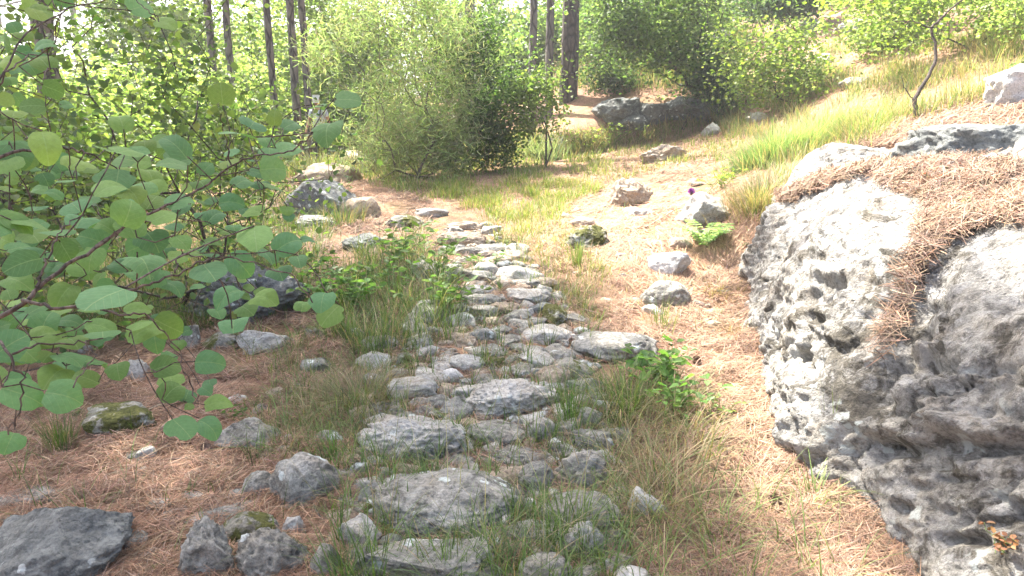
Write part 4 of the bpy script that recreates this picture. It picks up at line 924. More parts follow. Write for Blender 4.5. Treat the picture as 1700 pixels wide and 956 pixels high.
clump('grass_clump','green-and-yellow grass clump beside the soft green one, higher on the slope','grass clump',1360,228,1500,.46,.0035,[(.20,.28,.12),(.24,.29,.13),ST],.30,1.0,.5,GC)
clump('grass_clump','straw and green tufts draping over the left corner of the rock outcrop','grass clump',1262,340,1100,.42,.004,[ST,(.18,.22,.09),ST2],.16,1.2,.5,GC)
clump('feather_grass','tall feathery grass with long pale arching plumes beside the dark bank rock','grass clump',1205,190,420,1.0,.010,[ST,(.42,.38,.26),Y3],.20,1.2,.35,GC,aim=2.6)
clump('sword_leaf_clump','grey-green spiky clump with long stiff leaves at the edge of the clearing','grass clump',905,262,230,.75,.022,[(.20,.25,.17),(.28,.31,.22),(.14,.19,.12)],.28,.45,.4,GC)
clump('grass_clump','long straw grass arching out below the dark green bush','grass clump',800,268,240,.8,.012,[ST,OL,ST2],.5,1.2,.5,GC)
clump('grass_clump','straw-coloured tussock below the feathery sapling','grass clump',735,272,500,.42,.009,[ST,ST2,OL],.3,.9,.5,GC)
clump('grass_clump','upright green tuft in front of the pale block full of holes','grass clump',945,705,110,.34,.0045,[GG[0],GG[1],(.1,.19,.04)],.035,.7,.22,GC)
clump('grass_clump','arching green grass clump standing right of the smooth path-edge boulder','grass clump',1040,680,260,.36,.0045,[GG[0],Y1,GG[1]],.06,1.5,.5,GC)
clump('grass_clump','green grass tuft between the boulders at the bottom of the path','grass clump',940,895,120,.27,.0045,[GG[0],GG[1],Y2],.04,1.1,.4,GC)
clump('grass_clump','green grass tuft in front of the lichen-spotted slab at the bottom edge','grass clump',628,985,110,.28,.0045,[GG[0],GG[2]],.05,1.0,.35,GC)
clump('grass_clump','yellow-based grass tuft beside the mossy slab in the needles','grass clump',100,745,150,.26,.0035,[OL,GG[2],GG[0]],.03,.6,.3,GC)
clump('grass_clump','tall thin green grass at the foot of the rock outcrop','grass clump',1372,770,42,.42,.006,[Y1,GG[1]],.03,.3,.12,GC)
clump('grass_clump','small arching tuft on the needles below the rock outcrop','grass clump',1350,840,55,.24,.005,[Y1,Y3,GG[1]],.03,1.5,.5,GC)
clump('grass_clump','fine arching blades on the needles right of the oblong white stone','grass clump',1180,880,60,.26,.0045,[Y3,Y1,GG[1]],.05,1.7,.45,GC)
clump('grass_clump','thin upright tuft in front of the rounded grey stone on the slope','grass clump',1095,545,50,.30,.005,[Y1,GG[1]],.05,.6,.25,GC)
clump('grass_clump','narrow green tuft below the mossy-sided boulder','grass clump',958,445,40,.36,.008,[GG[1],Y1],.03,.2,.1,GC)
clump('grass_clump','grass growing on the dark pyramid-shaped boulder','grass clump',568,372,220,.42,.006,[GG[0],GG[3],ST2],.16,.9,.4,GC)
clump('straw_tussock','sunlit dead-grass tussock right of the rounded grey stone','grass clump',1190,480,700,.15,.004,[ST2,(.30,.21,.15),(.36,.26,.18)],.17,1.7,.9,GC)
clump('straw_tussock','grey-brown dead-grass tussock against the foot of the outcrop','grass clump',1235,545,600,.15,.0035,[ST2,(.30,.22,.17)],.15,1.7,.9,GC)
clump('straw_tussock','dark shaggy dead-grass tussock left of the wide pitted rock','grass clump',595,665,900,.22,.003,[(.20,.15,.10),ST2,OL],.10,1.9,.8,GC)

# ---------------------------------------------------------------- leafy herbs
def herb(name, label, cat, px, py, n_st, h, leaf, pal, spread, group=None, asp=.6, per=7, seed=0, d=None, up=.9):
    r_ = np.random.default_rng(seed+int(px+py)); Pp = hit([px], [py])[0][0]
    if d is not None: Pp = rockpt(px, py)+[0, 0, .004]
    e = empty(name, Pp, label, cat, group); A, B, LP, LD = [], [], [], []
    for s in range(n_st):
        b = Pp+np.append(r_.normal(0, spread*.4, 2), 0); b[2] = Pp[2]-.01 if d is not None else H(b[0], b[1])[0]-.01
        tip = Pp+np.append(r_.normal(0, spread, 2), h*r_.uniform(.5, 1.1)); q = b; k = 5
        for i in range(1, k+1):
            t = i/k; nx_ = b+(tip-b)*t+np.array([0, 0, h*.12*math.sin(math.pi*t)])+r_.normal(0, .006, 3); A.append(q); B.append(nx_)
            if i > 1:
                for j in range(max(1, per//k+ (i == k)*2)):
                    a = r_.uniform(0, 6.28); LP.append(nx_); LD.append([math.cos(a), math.sin(a), r_.uniform(-.1, .6)])
            q = nx_
    A = np.array(A); B = np.array(B); dep = proj(Pp)[2]; rr = np.full(len(A), max(.0012, dep*.0004)); v, f = tubes(A, B, rr, rr*.85, 5)
    mesh('stems', v, [f], M['grass'], e, np.repeat([[.12, .17, .05]], len(v), 0))
    LP = np.array(LP); LD = unit(np.array(LD)); n = len(LP); L_ = leaf*r_.uniform(.55, 1.2, n)
    V, Fq, Cc = leaves(LP+LD*leaf*.15, LD, unit(r_.normal(0, .4, (n, 3))+[0, 0, up]), L_, L_*asp, cols(r_, n, pal), .12)
    mesh('leaves', V, [Fq], M['leaf'], e, Cc, smooth=False); return e
GH = 'leafy herbs growing beside the path'
herb('leafy_herb','bright green broad-leaved plant in the grass clump right of the path','plant',1105,650,26,.22,.075,[(.13,.24,.06),(.17,.28,.08),(.10,.19,.05)],.13,GH,.62,9)
herb('leafy_herb','second part of the bright broad-leaved growth, lower and nearer the orange needles','plant',1140,690,12,.16,.06,[(.13,.24,.06),(.17,.28,.08)],.09,GH,.62,8)
herb('leafy_herb','tall herb with pointed leaves right of the white-lichened flat rock','plant',660,455,12,.42,.085,[(.12,.20,.06),(.15,.23,.08)],.16,GH,.5,10)
herb('leafy_herb','pale-leaved herb standing before the white-topped reddish rock','plant',725,470,10,.42,.08,[(.15,.22,.08),(.12,.18,.06)],.16,GH,.5,10)
herb('leafy_herb','low dark green broad-leaved patch at the left of the tall grass','plant',575,520,22,.26,.07,[(.10,.20,.05),(.14,.24,.07)],.22,GH,.65,10)
herb('leafy_herb','green herb patch behind the tall arching grass','plant',610,490,18,.30,.07,[(.12,.21,.06),(.09,.16,.04)],.2,GH,.6,10)
herb('leafy_herb','leafy herb at the left edge of the stones in mid path','plant',735,525,14,.28,.07,[(.12,.21,.06),(.14,.2,.07)],.16,GH,.5,10)
herb('leafy_herb','herb with grey-green leaves on the upper path below the rough ledge','plant',800,450,8,.18,.06,[(.13,.2,.09)],.12,GH,.5,8)
herb('leafy_herb','bushy green plant growing on the dark pyramid-shaped boulder','plant',545,352,16,.40,.05,[(.09,.14,.05),(.12,.17,.07)],.18,GH,.5,12)
herb('leafy_herb','yellow-green leafy weed at the edge of the clearing before the dark hollow','plant',975,250,16,.55,.09,[Y3,(.22,.3,.05)],.42,GH,.5,12)
herb('leafy_herb','yellow-green leafy weed right of the first one before the dark hollow','plant',1020,240,12,.5,.09,[Y3,(.22,.3,.05)],.35,GH,.5,12)
herb('leafy_herb','yellow-green low plant behind the thistle','plant',1195,318,14,.26,.06,[(.24,.30,.05),(.19,.26,.05)],.16,GH,.4,12)
herb('leafy_herb','tiny green sprig on the needle mat of the outcrop','sprig',1600,350,4,.06,.02,[Y1],.04,None,.6,6,d=3.3)
herb('leafy_herb','thin green sprig in the orange needles right of the bright broad-leaved plant','sprig',1205,700,6,.10,.035,[Y1,Y3],.06,None,.5,8)
herb('red_sprig','small dark red sprig on the needle mat of the outcrop','sprig',1552,300,7,.10,.02,[(.22,.06,.05),(.28,.10,.07)],.06,None,.5,8,d=3.9)
herb('dead_leaf_sprig','curled orange dead leaves in a hollow at the bottom right of the outcrop','sprig',1655,912,6,.04,.022,[(.30,.14,.07),(.36,.19,.10),(.2,.1,.06)],.03,None,.7,8,d=2.0)
for x, y, lab in [(120,480,'low weed in the needles behind the round-leaved branches at the far left'),(250,440,'leafy weed left of the big undercut boulder'),(430,345,'small bush-like weed left of the dark pyramid-shaped boulder'),(450,300,'sunlit weed at the left end of the pale layered ledge'),(170,400,'pale weed on the left bank between the bushes'),(330,380,'weed at the foot of the tall many-stemmed bush'),(395,700,'tiny green weed by the sloping grey stone'),(540,470,'weed between the flat white-lichened rock and the big undercut boulder')]:
    herb('leafy_weed', lab, 'plant', x, y, 9 if y < 650 else 4, .28 if y < 650 else .07, .06 if y < 650 else .025, [Y2,(.12,.21,.06),GG[0]], .2 if y < 650 else .04, 'weeds on the shaded left side', .55, 10)
# thistle with purple head, and the spiny rosette in front of the boulder
Pt = hit([1150], [360])[0][0]; Ph = at(1148, 319, proj(Pt)[2])
e = empty('thistle', Pt, 'thistle with a single purple flower head above the pale boulder', 'flower')
v, f = polytube(np.array([Pt, Pt*.5+Ph*.5+[.02, 0, 0], Ph]), [.010, .008], 6); mesh('stem', v, [f], M['grass'], e, np.repeat([[.16, .2, .08]], len(v), 0))
Vi, Fi = ico(3); M['purple'] = plain_mat('purple_petals', (.32, .09, .36), .7)
v = Vi*[.018, .018, .020]+Ph; mesh('bud', v-[0, 0, .02], [Fi], M['grass'], e, np.repeat([[.14, .17, .06]], len(v), 0))
r_ = np.random.default_rng(5); n = 260; D = unit(r_.normal(size=(n, 3))+[0, 0, .9]); V, Fq, Cc = strips(Ph+D*.03, D, unit(np.cross(D, r_.normal(size=(n, 3)))), np.full(n, .040), np.full(n, .005), D*0, cols(r_, n, [(.36, .07, .42)]))
mesh('flower_head', V, [Fq], M['purple'], e, Cc)
def rosette(label, px, py, n_l, L0, width):
    Pr = hit([px], [py])[0][0]; r_ = np.random.default_rng(px); e = empty('spiny_rosette', Pr, label, 'plant'); parts = []
    for i in range(n_l):
        a = r_.uniform(0, 6.28) if i > 4 else (-2.6+i*.55); L_ = L0*r_.uniform(.7, 1.1); hd = np.array([math.cos(a), math.sin(a), 0]); sd_ = np.array([-hd[1], hd[0], 0]); m = 12
        t = np.linspace(0.05, 1, m); ctr = Pr+hd*L_*t[:, None]*.85+np.array([0, 0, 1])*(L_*(1.35*t-.85*t*t))[:, None]+[0, 0, .02]
        for s in (-1, 1):
            D = unit(sd_*s+hd*.45+r_.normal(0, .08, (m, 3))); ln = width*np.sin(np.pi*(t*.85+.12))+.01
            parts.append(leaves(ctr, D, np.repeat([[0, 0, 1.]], m, 0)+r_.normal(0, .15, (m, 3)), ln, ln*.42, cols(r_, m, [(.20,.30,.13),(.26,.35,.18)])))
        v, f = polytube(ctr, [.005, .002], 4); parts.append((v, f, np.repeat([[.3, .36, .2]], len(v), 0)))
    V, Fs, Cc = merge(parts); mesh('leaves', V, Fs, M['leaf'], e, Cc, smooth=False)
rosette('pale green fern-like spiny plant in front of the pale boulder under the thistle', 1168, 412, 11, .42, .085)
# sticks
def stick(label, pts, r0, r1, mat='greytwig', name='stick', cat='stick'):
    Q = []
    for (x, y, l) in pts: p = hit([x], [y])[0][0]; p[2] += l; Q.append(p)
    Q = np.array(Q); t = np.linspace(0, 1, len(Q)); tt = np.linspace(0, 1, 10); L_ = np.stack([np.interp(tt, t, Q[:, i]) for i in range(3)], -1)
    v, f = polytube(L_, [r0, r1], 7); tag(mesh(name, v, [f], M[mat], origin=Q[0]), label, cat)
M['pale_stick'] = bark_mat('bleached_wood', (.42,.33,.22), (.55,.45,.32), 40, .2, .3)
stick('thin bleached stick lying on the sunlit slope left of the pale boulder', [(1072,380,.02),(1098,366,.03),(1124,352,.05)], .008, .006, 'pale_stick')
stick('thin pale stick poking out of the shaded needles beside the mossy slab', [(182,716,.02),(240,697,.05),(302,674,.06)], .003, .002, 'pale_stick')
stick('long dark twig lying in the needles under the round-leaved branches', [(40,625,.03),(110,612,.05),(170,617,.04)], .006, .003, 'twig')
# bare crooked sapling on the hillside above the outcrop
tb = hit([1526], [200])[0][0]; td = proj(tb)[2]
e = empty('bare_sapling', tb, 'dark crooked bare sapling rooted in needles above the rock outcrop', 'sapling')
def pl(pts, dd=0): return np.stack([at(x, y, td+dd*k) for k, (x, y) in enumerate(pts)])
for nm, pts, r0, r1 in [('trunk',[(1526,202),(1518,178),(1519,162),(1532,142),(1546,120),(1554,98),(1553,70),(1545,46)],.026,.013),('branch',[(1545,46),(1562,30),(1580,14),(1606,-6),(1640,-30)],.013,.006),('branch',[(1545,46),(1530,40),(1518,36),(1510,26)],.008,.003),('branch',[(1519,168),(1508,156),(1500,140),(1497,124)],.007,.003)]:
    q = pl(pts, .02); t = np.linspace(0, 1, len(q)); tt = np.linspace(0, 1, 22); L_ = np.stack([np.interp(tt, t, q[:, i]) for i in range(3)], -1)+.004*np.random.default_rng(3).normal(size=(22, 3))
    v, f = polytube(L_, [r0, r1], 8); mesh(nm, v, [f], M['twig'], e)
# leaning bare twigs in front of the bank
for lab, pts, dd in [('dark bare twig leaning in the dark green bush',[(755,225),(768,190),(775,160),(792,120),(812,85)],14.0),('dark leaning twig in front of the shady bank',[(907,208),(893,180),(878,160),(868,150)],14.0)]:
    q = np.stack([at(x, y, dd) for x, y in pts]); g = q[0].copy(); g[2] = H(g[0], g[1])[0]-.03; q = np.concatenate([[g], q])
    v, f = polytube(q, [.022, .008], 7); tag(mesh('bare_twig', v, [f], M['twig'], origin=g), lab, 'twig')

# ---------------------------------------------------------------- foreground branch with round leaves
rng = np.random.default_rng(77)
LV = [(177,491,89,49),(107,486,52,44),(25,464,54,37),(346,449,60,39),(423,390,64,37),(381,335,40,37),(355,358,38,25),(398,437,48,50),(475,405,50,33),(495,430,33,20),(380,487,50,38),(435,492,50,28),(388,534,57,30),(360,517,32,17),(408,512,40,20),(463,449,43,20),(549,521,50,27),(535,497,45,25),(502,507,30,17),(291,375,38,20),(137,363,57,20),(94,385,57,22),(27,367,54,40),(10,400,33,37),(117,410,47,25),(177,377,40,36),(234,328,40,20),(231,382,33,17),(274,402,43,17),(238,432,67,27),(100,439,37,27),(134,445,43,33),(53,420,43,20),(47,527,40,18),(13,534,30,30),(77,541,30,20),(167,553,50,37),(224,514,43,23),(234,539,50,22),(256,556,47,37),(264,529,30,20),(296,571,23,17),(310,549,20,15),(13,574,50,60),(47,591,50,20),(151,598,54,37),(195,612,40,30),(274,608,48,40),(345,601,47,47),(281,591,30,20),(97,626,30,20),(144,628,43,23),(284,631,47,20),(33,636,50,14),(348,635,23,17),(33,653,64,47),(104,656,64,50),(17,730,47,27),(284,649,47,40),(310,656,33,27),(340,646,27,27),(360,668,43,35),(300,708,55,53),(348,708,50,50),(315,674,17,13),(368,157,40,42),(397,222,57,32),(455,197,27,30),(482,207,37,17),(442,234,30,17),(447,253,33,15),(478,246,45,22),(452,280,48,43),(543,212,60,40),(527,176,33,14),(575,165,48,24),(341,281,30,23),(271,253,23,20),(298,251,33,20),(234,268,37,27),(201,201,44,27),(171,246,40,25),(402,301,40,20),(335,304,37,20),(452,310,37,20),(425,286,30,14),(420,205,43,20),(274,37,40,22),(231,12,45,28),(181,311,60,22),(10,70,26,34),(17,103,34,24),(13,135,27,20),(10,165,27,24),(147,278,34,17),(60,183,27,20),(77,241,27,14),(20,298,24,14),(13,313,34,17),(68,314,28,10),(205,340,36,20),(60,345,40,20),(320,420,34,18),(300,345,36,18),(420,350,40,22),(440,420,40,26),(300,400,36,20),(80,590,36,24),(200,440,40,24),(150,330,40,16),(110,300,36,16),(270,470,30,16),(30,500,40,26),(350,400,30,16),(250,290,40,20),(380,270,34,18)]
# random fill among the branches
for _ in range(110):
    x, y = rng.uniform(-60, 300), rng.uniform(230, 640)
    if x > 180 and y > 560: continue
    s = rng.uniform(28, 56); LV.append((x, y, s, s*rng.uniform(.5, .97)))
for _ in range(50):
    x, y = rng.uniform(-60, 120), rng.uniform(-20, 300); s = rng.uniform(22, 42); LV.append((x, y, s, s*rng.uniform(.5, .97)))
for _ in range(40):
    x, y = rng.uniform(300, 520), rng.uniform(240, 500); 
    if (x-300)*.6+(y-240) < 60: continue
    s = rng.uniform(18, 30); LV.append((x, y, s, s*rng.uniform(.3, .7)))
BR = [[(-260,700,1.15),(-120,610,1.08),(-20,540,1.05),(40,500,1.06),(60,478,1.08),(110,440,1.12),(180,400,1.18),(215,368,1.25),(270,345,1.32),(330,318,1.4),(352,300,1.42),(385,274,1.42),(432,259,1.4),(478,254,1.36),(505,232,1.3),(535,215,1.25)],
      [(40,500,1.06),(90,512,1.05),(150,505,1.06),(225,481,1.1),(265,467,1.14),(310,448,1.18),(345,430,1.2),(385,428,1.22),(430,440,1.22),(480,455,1.2),(520,500,1.2)],
      [(150,505,1.06),(200,525,1.06),(240,520,1.08),(278,555,1.1),(300,588,1.12),(308,620,1.12),(325,665,1.12)],
      [(290,452,1.16),(292,435,1.17),(300,420,1.2),(340,428,1.2),(390,425,1.2),(395,398,1.2),(430,375,1.2)],
      [(-20,540,1.05),(20,590,1.0),(40,630,1.0),(30,690,1.0),(15,722,1.0)],
      [(20,590,1.02),(70,570,1.05),(140,565,1.1),(160,590,1.1),(120,640,1.05)],
      [(-260,700,1.15),(-160,480,1.2),(-80,330,1.25),(0,256,1.3),(60,248,1.35),(115,246,1.4),(150,255,1.4),(200,285,1.45)],
      [(-80,330,1.25),(-40,200,1.2),(10,120,1.2),(60,90,1.3)],
      [(60,478,1.08),(75,440,1.1),(88,405,1.12),(105,375,1.15),(140,350,1.2)],
      [(-40,200,1.2),(40,60,1.3),(120,10,1.4),(220,-10,1.4),(240,15,1.35),(265,35,1.35)],
      [(385,274,1.42),(375,230,1.4),(366,190,1.35)]]
E0 = at(-260, 700, 1.15); root = np.array([E0[0]-.15, E0[1]-.05, 0.]); root[2] = H(root[0], root[1])[0]-.05
e = empty('round_leaf_branches', root, 'foreground shrub reaching in from the left with large round green leaves on dark crooked branches', 'shrub')
bp = []
v, f = polytube(np.array([root, root*.55+E0*.45+[.04, 0, 0], E0]), [.024, .018, .012], 8); bp.append((v, f))
nodes = []
for j, b in enumerate(BR):
    q = np.stack([at(x, y, t) for x, y, t in b]); t = np.linspace(0, 1, len(q)); tt = np.linspace(0, 1, len(q)*4)
    L_ = np.stack([np.interp(tt, t, q[:, i]) for i in range(3)], -1)+rng.normal(0, .0022, (len(tt), 3))
    r0 = [.0042, .0028, .002, .0018, .0025, .002, .005, .003, .0022, .002, .0018][j]; v, f = polytube(L_, [r0, r0*.75, r0*.5, .0012], 7); bp.append((v, f)); nodes.append(L_)
nodes = np.concatenate(nodes)
K = 20; th = np.linspace(0, 2*np.pi, K, endpoint=False)
LVs, LFs, LCs, LUs, TA, TB = [], [], [], [], [], []
order = []
for (x, y, wp, hp) in LV:
    big = max(wp, hp); D_ = rng.uniform(.056, .072) if big > 36 else rng.uniform(.042, .055)
    dist = float(np.clip(D_*F/big, .78, 2.1)); order.append((x, y, wp, hp, dist, big*dist/F))
PC = np.stack([at(o_[0], o_[1], o_[4]) for o_ in order]); near = np.array([np.min(np.linalg.norm(nodes-p_, axis=1)) for p_ in PC]); nd = list(nodes)
for i in np.argsort(near):
    x, y, wp, hp, dist, D_ = order[i]; c = PC[i]; ND = np.array(nd); dd = np.linalg.norm(ND-c, axis=1); j = int(np.argmin(dd)); a = ND[j]
    view = unit(np.array([0, 0, CAMZ])-c); fore = np.clip(min(wp, hp)/max(wp, hp), .15, .97)
    side = unit(np.cross(view, [0, 0, 1.])); upv = np.cross(side, view)
    if wp >= hp: nn = view*fore+upv*math.sqrt(1-fore**2)
    else: nn = view*fore+side*math.sqrt(1-fore**2)*rng.choice([-1, 1])
    nn = unit(nn+rng.normal(0, .24, 3)+np.array([0, 0, .08]))
    inpl = unit((c-a)-nn*((c-a)@nn)); ang = rng.normal(0, .5); sd_ = np.cross(nn, inpl); D = unit(inpl*math.cos(ang)+sd_*math.sin(ang)); S = np.cross(D, nn); r = D_/2
    # outline: nearly round, blunt tip, shallow notch at the stalk
    el = rng.uniform(.86, 1.12)
    wob = 1+.03*np.sin(th*5+rng.uniform(0, 6))+.02*rng.normal(size=K)
    ly = np.cos(th)*r*(1.0+.07*np.clip(np.cos(th), 0, 1)**6)*wob*el; lx = np.sin(th)*r*.96*wob/el
    if rng.random() < .3: q0 = rng.integers(3, K-3); ly[q0] *= .8; lx[q0] *= .8
    ly = np.where(np.cos(th) < -.93, ly*.86, ly)
    rings = [(1.0, 1), (.66, 1), (.33, 1)]; cup = rng.uniform(.2, 2.1); P3, UVs = [], []
    for s_, _ in rings:
        X_, Y_ = lx*s_, ly*s_; Z_ = .22*np.abs(X_)*cup-(X_**2+Y_**2)/r*.22*cup+.05*r*np.sin(Y_/r*3+cup*9)*s_-.25*np.clip(Y_/r-.3, 0, 1)**2*r
        P3.append(c+S*X_[:, None]+D*Y_[:, None]+nn*Z_[:, None]); UVs.append(np.stack([.5+X_/r/2, .5+Y_/r/2], -1))
    P3.append(c[None]); UVs.append(np.array([[.5, .5]])); P3 = np.concatenate(P3); UVs = np.concatenate(UVs); o0 = sum(len(q_) for q_ in LVs)
    k1 = np.arange(K); k2 = (k1+1) % K
    LFs.append((np.concatenate([np.stack([k1, k2, K+k2, K+k1], -1), np.stack([K+k1, K+k2, 2*K+k2, 2*K+k1], -1)])+o0, np.stack([2*K+k1, 2*K+k2, np.full(K, 3*K)], -1)+o0))
    warm_ = 1.0 if y > 330 else rng.uniform(1, 1.25)
    base_c = np.array([(.11,.22,.10),(.095,.20,.10),(.13,.23,.08),(.155,.25,.08)][rng.integers(0, 4)])*rng.uniform(.8, 1.2)*np.array([warm_, 1+.3*(warm_-1), 1])
    LVs.append(P3); LUs.append(UVs); LCs.append(np.repeat(base_c[None], len(P3), 0))
    foot = c-D*r*.86
    k = max(1, int(np.linalg.norm(foot-a)/.03)); prev = a; off = rng.normal(0, .08*np.linalg.norm(foot-a), 3)
    for q_ in range(1, k+1):
        t = q_/k; p_ = a+(foot-a)*t+off*math.sin(math.pi*t); TA.append(prev); TB.append(p_); prev = p_; nd.append(p_)
v, f = tubes(np.array(TA), np.array(TB), np.full(len(TA), .0013), np.full(len(TA), .0012), 5); bp.append((v, f))
V, Fs, _ = merge([(v, f, np.zeros((len(v), 3))) for v, f in bp]); mesh('branches', V, Fs, M['twig'], e)
mesh('leaves', np.concatenate(LVs), [np.concatenate([q[0] for q in LFs]), np.concatenate([q[1] for q in LFs])], M['big_leaf'], e, np.concatenate(LCs), np.concatenate(LUs))

# ---------------------------------------------------------------- the person walking beyond the rocks
def skin(name, verts, edges, rad, mat, parent, sub=2, root=0):
    me = bpy.data.meshes.new(name); me.from_pydata([tuple(map(float, v)) for v in verts], edges, []); me.update(); me.materials.append(mat)
    o = bpy.data.objects.new(name, me); C.objects.link(o); o.parent = parent
    m = o.modifiers.new('skin', 'SKIN'); m.use_smooth_shade = True
    for i, r_ in enumerate(rad): me.skin_vertices[0].data[i].radius = r_ if isinstance(r_, tuple) else (r_, r_)
    for i in range(len(verts)): me.skin_vertices[0].data[i].use_root = (i == root)
    s = o.modifiers.new('subsurf', 'SUBSURF'); s.levels = sub; s.render_levels = sub
    return o
Pf = hit([545], [277])[0][0]; dd = 18.6; q = at(545, 478, dd); Pf = np.array([q[0], q[1], H(q[0], q[1])[0]])
foot_z = (np.array([0, 0, CAMZ])+rays(545, 275)*dd)[2]
per = empty('person', Pf, 'person in a white cap and pale shirt walking behind the round leaves', 'person')
M['skin'] = plain_mat('skin', (.42, .22, .15), .55, .1, 20); M['shirt'] = plain_mat('pale_shirt', (.52, .56, .6), .8, .12, 12); M['trouser'] = plain_mat('dark_trousers', (.06, .065, .06), .9, .3, 14)
M['cap'] = plain_mat('white_cap', (.75, .75, .76), .8, .08); M['strap'] = plain_mat('black_strap', (.02, .02, .022), .7); M['boot'] = plain_mat('grey_boots', (.25, .25, .25), .8); M['hair'] = plain_mat('hair', (.05, .035, .025), .8)
#      pelvis, waist, chest, neckbase, neck, head1, head2,head3 | shoulders.. arms | legs
Vb = [(0,0,.95),(0,.01,1.10),(0,.01,1.30),(0,.01,1.46),(0,-.01,1.53),(0,-.03,1.60),(0,-.035,1.67),(0,-.02,1.74),
      (-.17,.01,1.41),(-.26,.0,1.16),(-.30,-.10,.95),(-.31,-.13,.87),(.17,.01,1.41),(.25,.04,1.15),(.27,.02,.92),(.27,.01,.84),
      (-.10,0,.88),(-.12,-.12,.50),(-.12,-.02,.10),(-.12,-.16,.03),(.10,0,.88),(.12,.10,.50),(.13,.26,.14),(.13,.14,.04)]
Eb = [(0,1),(1,2),(2,3),(3,4),(4,5),(5,6),(6,7),(3,8),(8,9),(9,10),(10,11),(3,12),(12,13),(13,14),(14,15),(0,16),(16,17),(17,18),(18,19),(0,20),(20,21),(21,22),(22,23)]
Rb = [(.15,.11),(.13,.10),(.16,.11),(.08,.07),.055,(.07,.08),(.078,.092),(.065,.075),.06,.042,.028,(.035,.02),.06,.042,.028,(.035,.02),.085,.058,.038,(.04,.03),.085,.058,.038,(.04,.03)]
for hx, hy, hz in ((-.31,-.13,.87),(.27,.01,.84)):
    hi_ = 11 if hx < 0 else 15
    for k, (fx, fl) in enumerate(((-.028,.07),(-.010,.085),(.010,.08),(.028,.065))):
        i0 = len(Vb); Vb += [(hx+fx, hy-.005, hz-.04), (hx+fx*1.1, hy-.02, hz-.04-fl*.5), (hx+fx*1.1, hy-.01, hz-.04-fl)]; Rb += [.010, .009, .007]; Eb += [(hi_, i0), (i0, i0+1), (i0+1, i0+2)]
    i0 = len(Vb); s = 1 if hx < 0 else -1; Vb += [(hx+s*.035, hy-.02, hz), (hx+s*.045, hy-.035, hz-.04)]; Rb += [.012, .009]; Eb += [(hi_, i0), (i0, i0+1)]
skin('body', Vb, Eb, Rb, M['skin'], per)
skin('shirt', [(0,0,.93),(0,.01,1.10),(0,.01,1.30),(0,.01,1.44),(-.17,.01,1.41),(-.22,.0,1.24),(.17,.01,1.41),(.22,.02,1.24)], [(0,1),(1,2),(2,3),(3,4),(4,5),(3,6),(6,7)], [(.175,.13),(.165,.125),(.19,.14),(.10,.09),.078,.07,.078,.07], M['shirt'], per)
skin('trousers', [(0,0,.97),(-.10,0,.86),(-.12,-.12,.50),(-.12,-.02,.13),(.10,0,.86),(.12,.10,.50),(.13,.25,.17)], [(0,1),(1,2),(2,3),(0,4),(4,5),(5,6)], [(.17,.125),.10,.076,.062,.10,.076,.062], M['trouser'], per)
skin('boot', [(-.12,.0,.12),(-.12,-.03,.05),(-.12,-.18,.035)], [(0,1),(1,2)], [.056,.055,.042], M['boot'], per)
skin('boot', [(.13,.27,.15),(.13,.24,.06),(.13,.10,.04)], [(0,1),(1,2)], [.056,.055,.042], M['boot'], per)
skin('cap', [(0,-.02,1.70),(0,-.02,1.78),(0,-.10,1.70),(0,-.19,1.68)], [(0,1),(0,2),(2,3)], [(.088,.10),(.07,.08),(.075,.02),(.06,.012)], M['cap'], per)
skin('hair', [(0,.03,1.60),(0,.025,1.68)], [(0,1)], [(.07,.055),(.078,.075)], M['hair'], per)
for s in (-1, 1):
    skin('backpack_strap', [(s*.10,-.10,1.12),(s*.11,-.155,1.25),(s*.11,-.13,1.38),(s*.10,-.02,1.49),(s*.10,.12,1.42)], [(0,1),(1,2),(2,3),(3,4)], [(.022,.012)]*5, M['strap'], per)
    skin('face_eye', [(s*.03,-.118,1.655),(s*.03,-.120,1.657)], [(0,1)], [.008,.006], M['strap'], per, 1)
skin('nose', [(0,-.11,1.645),(0,-.135,1.625)], [(0,1)], [.010,.013], M['skin'], per, 1)
skin('mouth', [(-.02,-.115,1.59),(.02,-.115,1.59)], [(0,1)], [.006,.006], plain_mat('lips', (.3, .1, .08)), per, 1)
skin('backpack', [(0,.17,1.05),(0,.20,1.22),(0,.18,1.42)], [(0,1),(1,2)], [(.13,.08),(.15,.10),(.11,.07)], plain_mat('blue_grey_pack', (.2, .26, .34)), per)
per.rotation_euler = (0, 0, -.15)

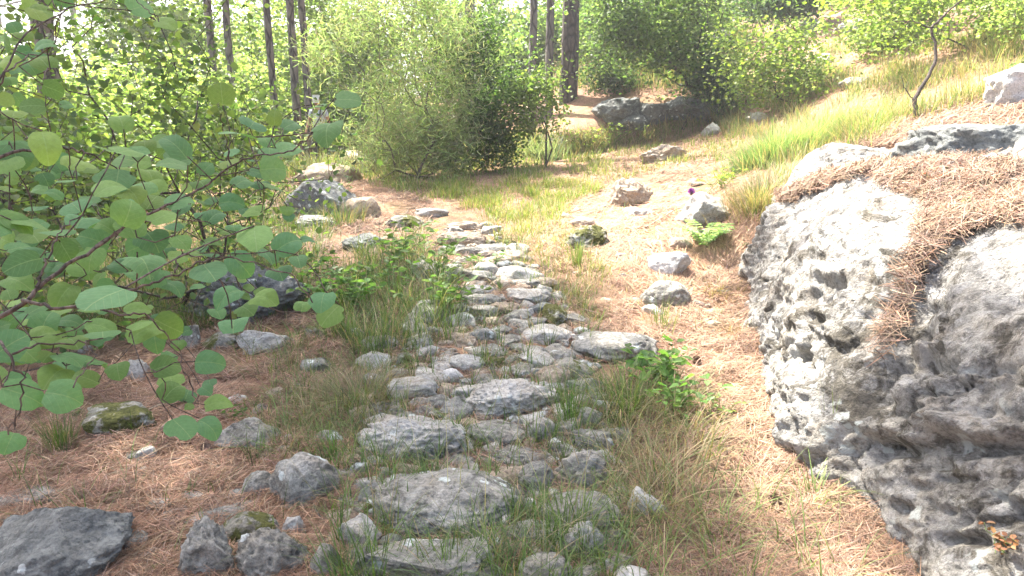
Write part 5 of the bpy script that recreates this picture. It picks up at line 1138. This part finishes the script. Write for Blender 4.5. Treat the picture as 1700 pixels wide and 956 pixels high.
# fallen cones and broken twigs in the litter
M['cone'] = plain_mat('cone_scales', (.17, .11, .075), .85, .4, 60)
for i, (x, y, lab) in enumerate([(1156,602,'dark pine cone lying in needles above the bright leafy plant'),(1286,842,'grey pine cone in the orange needles below the outcrop foot'),(1248,716,'pine cone half buried in orange needles below the dead-grass tussocks'),(345,752,'pine cone in shaded needles under the hanging round leaves'),(120,905,'pine cone by the right side of the large dark corner boulder')]):
    Pc = hit([x], [y])[0][0]; r_ = np.random.default_rng(i+70); m = 90; k = np.arange(m); t = (k+.5)/m; rad = .026*np.sin(np.pi*(t*.85+.1))**.8; th = k*2.39996
    ax = unit(np.append(r_.normal(size=2), .15)); e1 = unit(np.cross(ax, [0, 0, 1.])); e2 = np.cross(ax, e1); dr = e1*np.cos(th)[:, None]+e2*np.sin(th)[:, None]
    B_ = Pc+[0, 0, .02]+ax*((t-.5)*.075)[:, None]; Dd = unit(dr+ax*.5); V, Fq, Cc = leaves(B_, Dd, unit(ax*1.0-dr*.4), rad+.006, rad*.75+.006, cols(r_, m, [(.2,.13,.09)]), .3)
    cv, cf = polytube(np.array([Pc+[0, 0, .02]-ax*.038, Pc+[0, 0, .02], Pc+[0, 0, .02]+ax*.036]), [.010, .017, .006], 8)
    V, Fs, Cc = merge([(V, Fq, Cc), (cv, cf, np.zeros((len(cv), 3)))]); tag(mesh('pine_cone', V, Fs, M['cone'], origin=Pc, smooth=False), lab, 'pine cone', 'fallen pine cones')
for i, (pts, lab) in enumerate([([(1180,770,.01),(1235,800,.02),(1262,846,.01)],'thin broken twig in the orange needles below the leafy plant'),([(230,770,.01),(330,765,.02),(400,742,.015)],'dark crooked twig across the needles left of the sloping grey stone'),([(1120,560,.01),(1190,585,.02)],'short twig in the needles near the dark-ended slab'),([(560,905,.01),(520,850,.03),(540,820,.02)],'bent twig against the big round boulder at the bottom left')]):
    stick(lab, pts, .0045, .002, 'greytwig' if i % 2 else 'twig')

# ---------------------------------------------------------------- thin air volume, added to pale and brighten the far background
m = bpy.data.materials.new('air'); m.use_nodes = True; t = m.node_tree; t.nodes.clear()
ov = t.nodes.new('ShaderNodeOutputMaterial'); pv = t.nodes.new('ShaderNodeVolumePrincipled'); t.links.new(pv.outputs[0], ov.inputs['Volume'])
pv.inputs['Density'].default_value = 0.0018; pv.inputs['Color'].default_value = (.97, .98, 1, 1); pv.inputs['Anisotropy'].default_value = 0.2
zz = [o.location.z for o in C.objects]
X0, X1, Y0, Y1_, Z0, Z1 = -185, 185, -65, 265, gz.min()-1, max(gz.max(), 22)+4
hv = np.array([(x, y, z) for z in (Z0, Z1) for x, y in ((X0, Y0), (X1, Y0), (X1, Y1_), (X0, Y1_))], float)
hz = mesh('added_haze', hv, [np.array([[3, 2, 1, 0], [4, 5, 6, 7], [0, 1, 5, 4], [1, 2, 6, 5], [2, 3, 7, 6], [3, 0, 4, 7]])], m, smooth=False)
tag(hz, 'thin volume added to brighten and pale the far view', None, None, 'stuff')
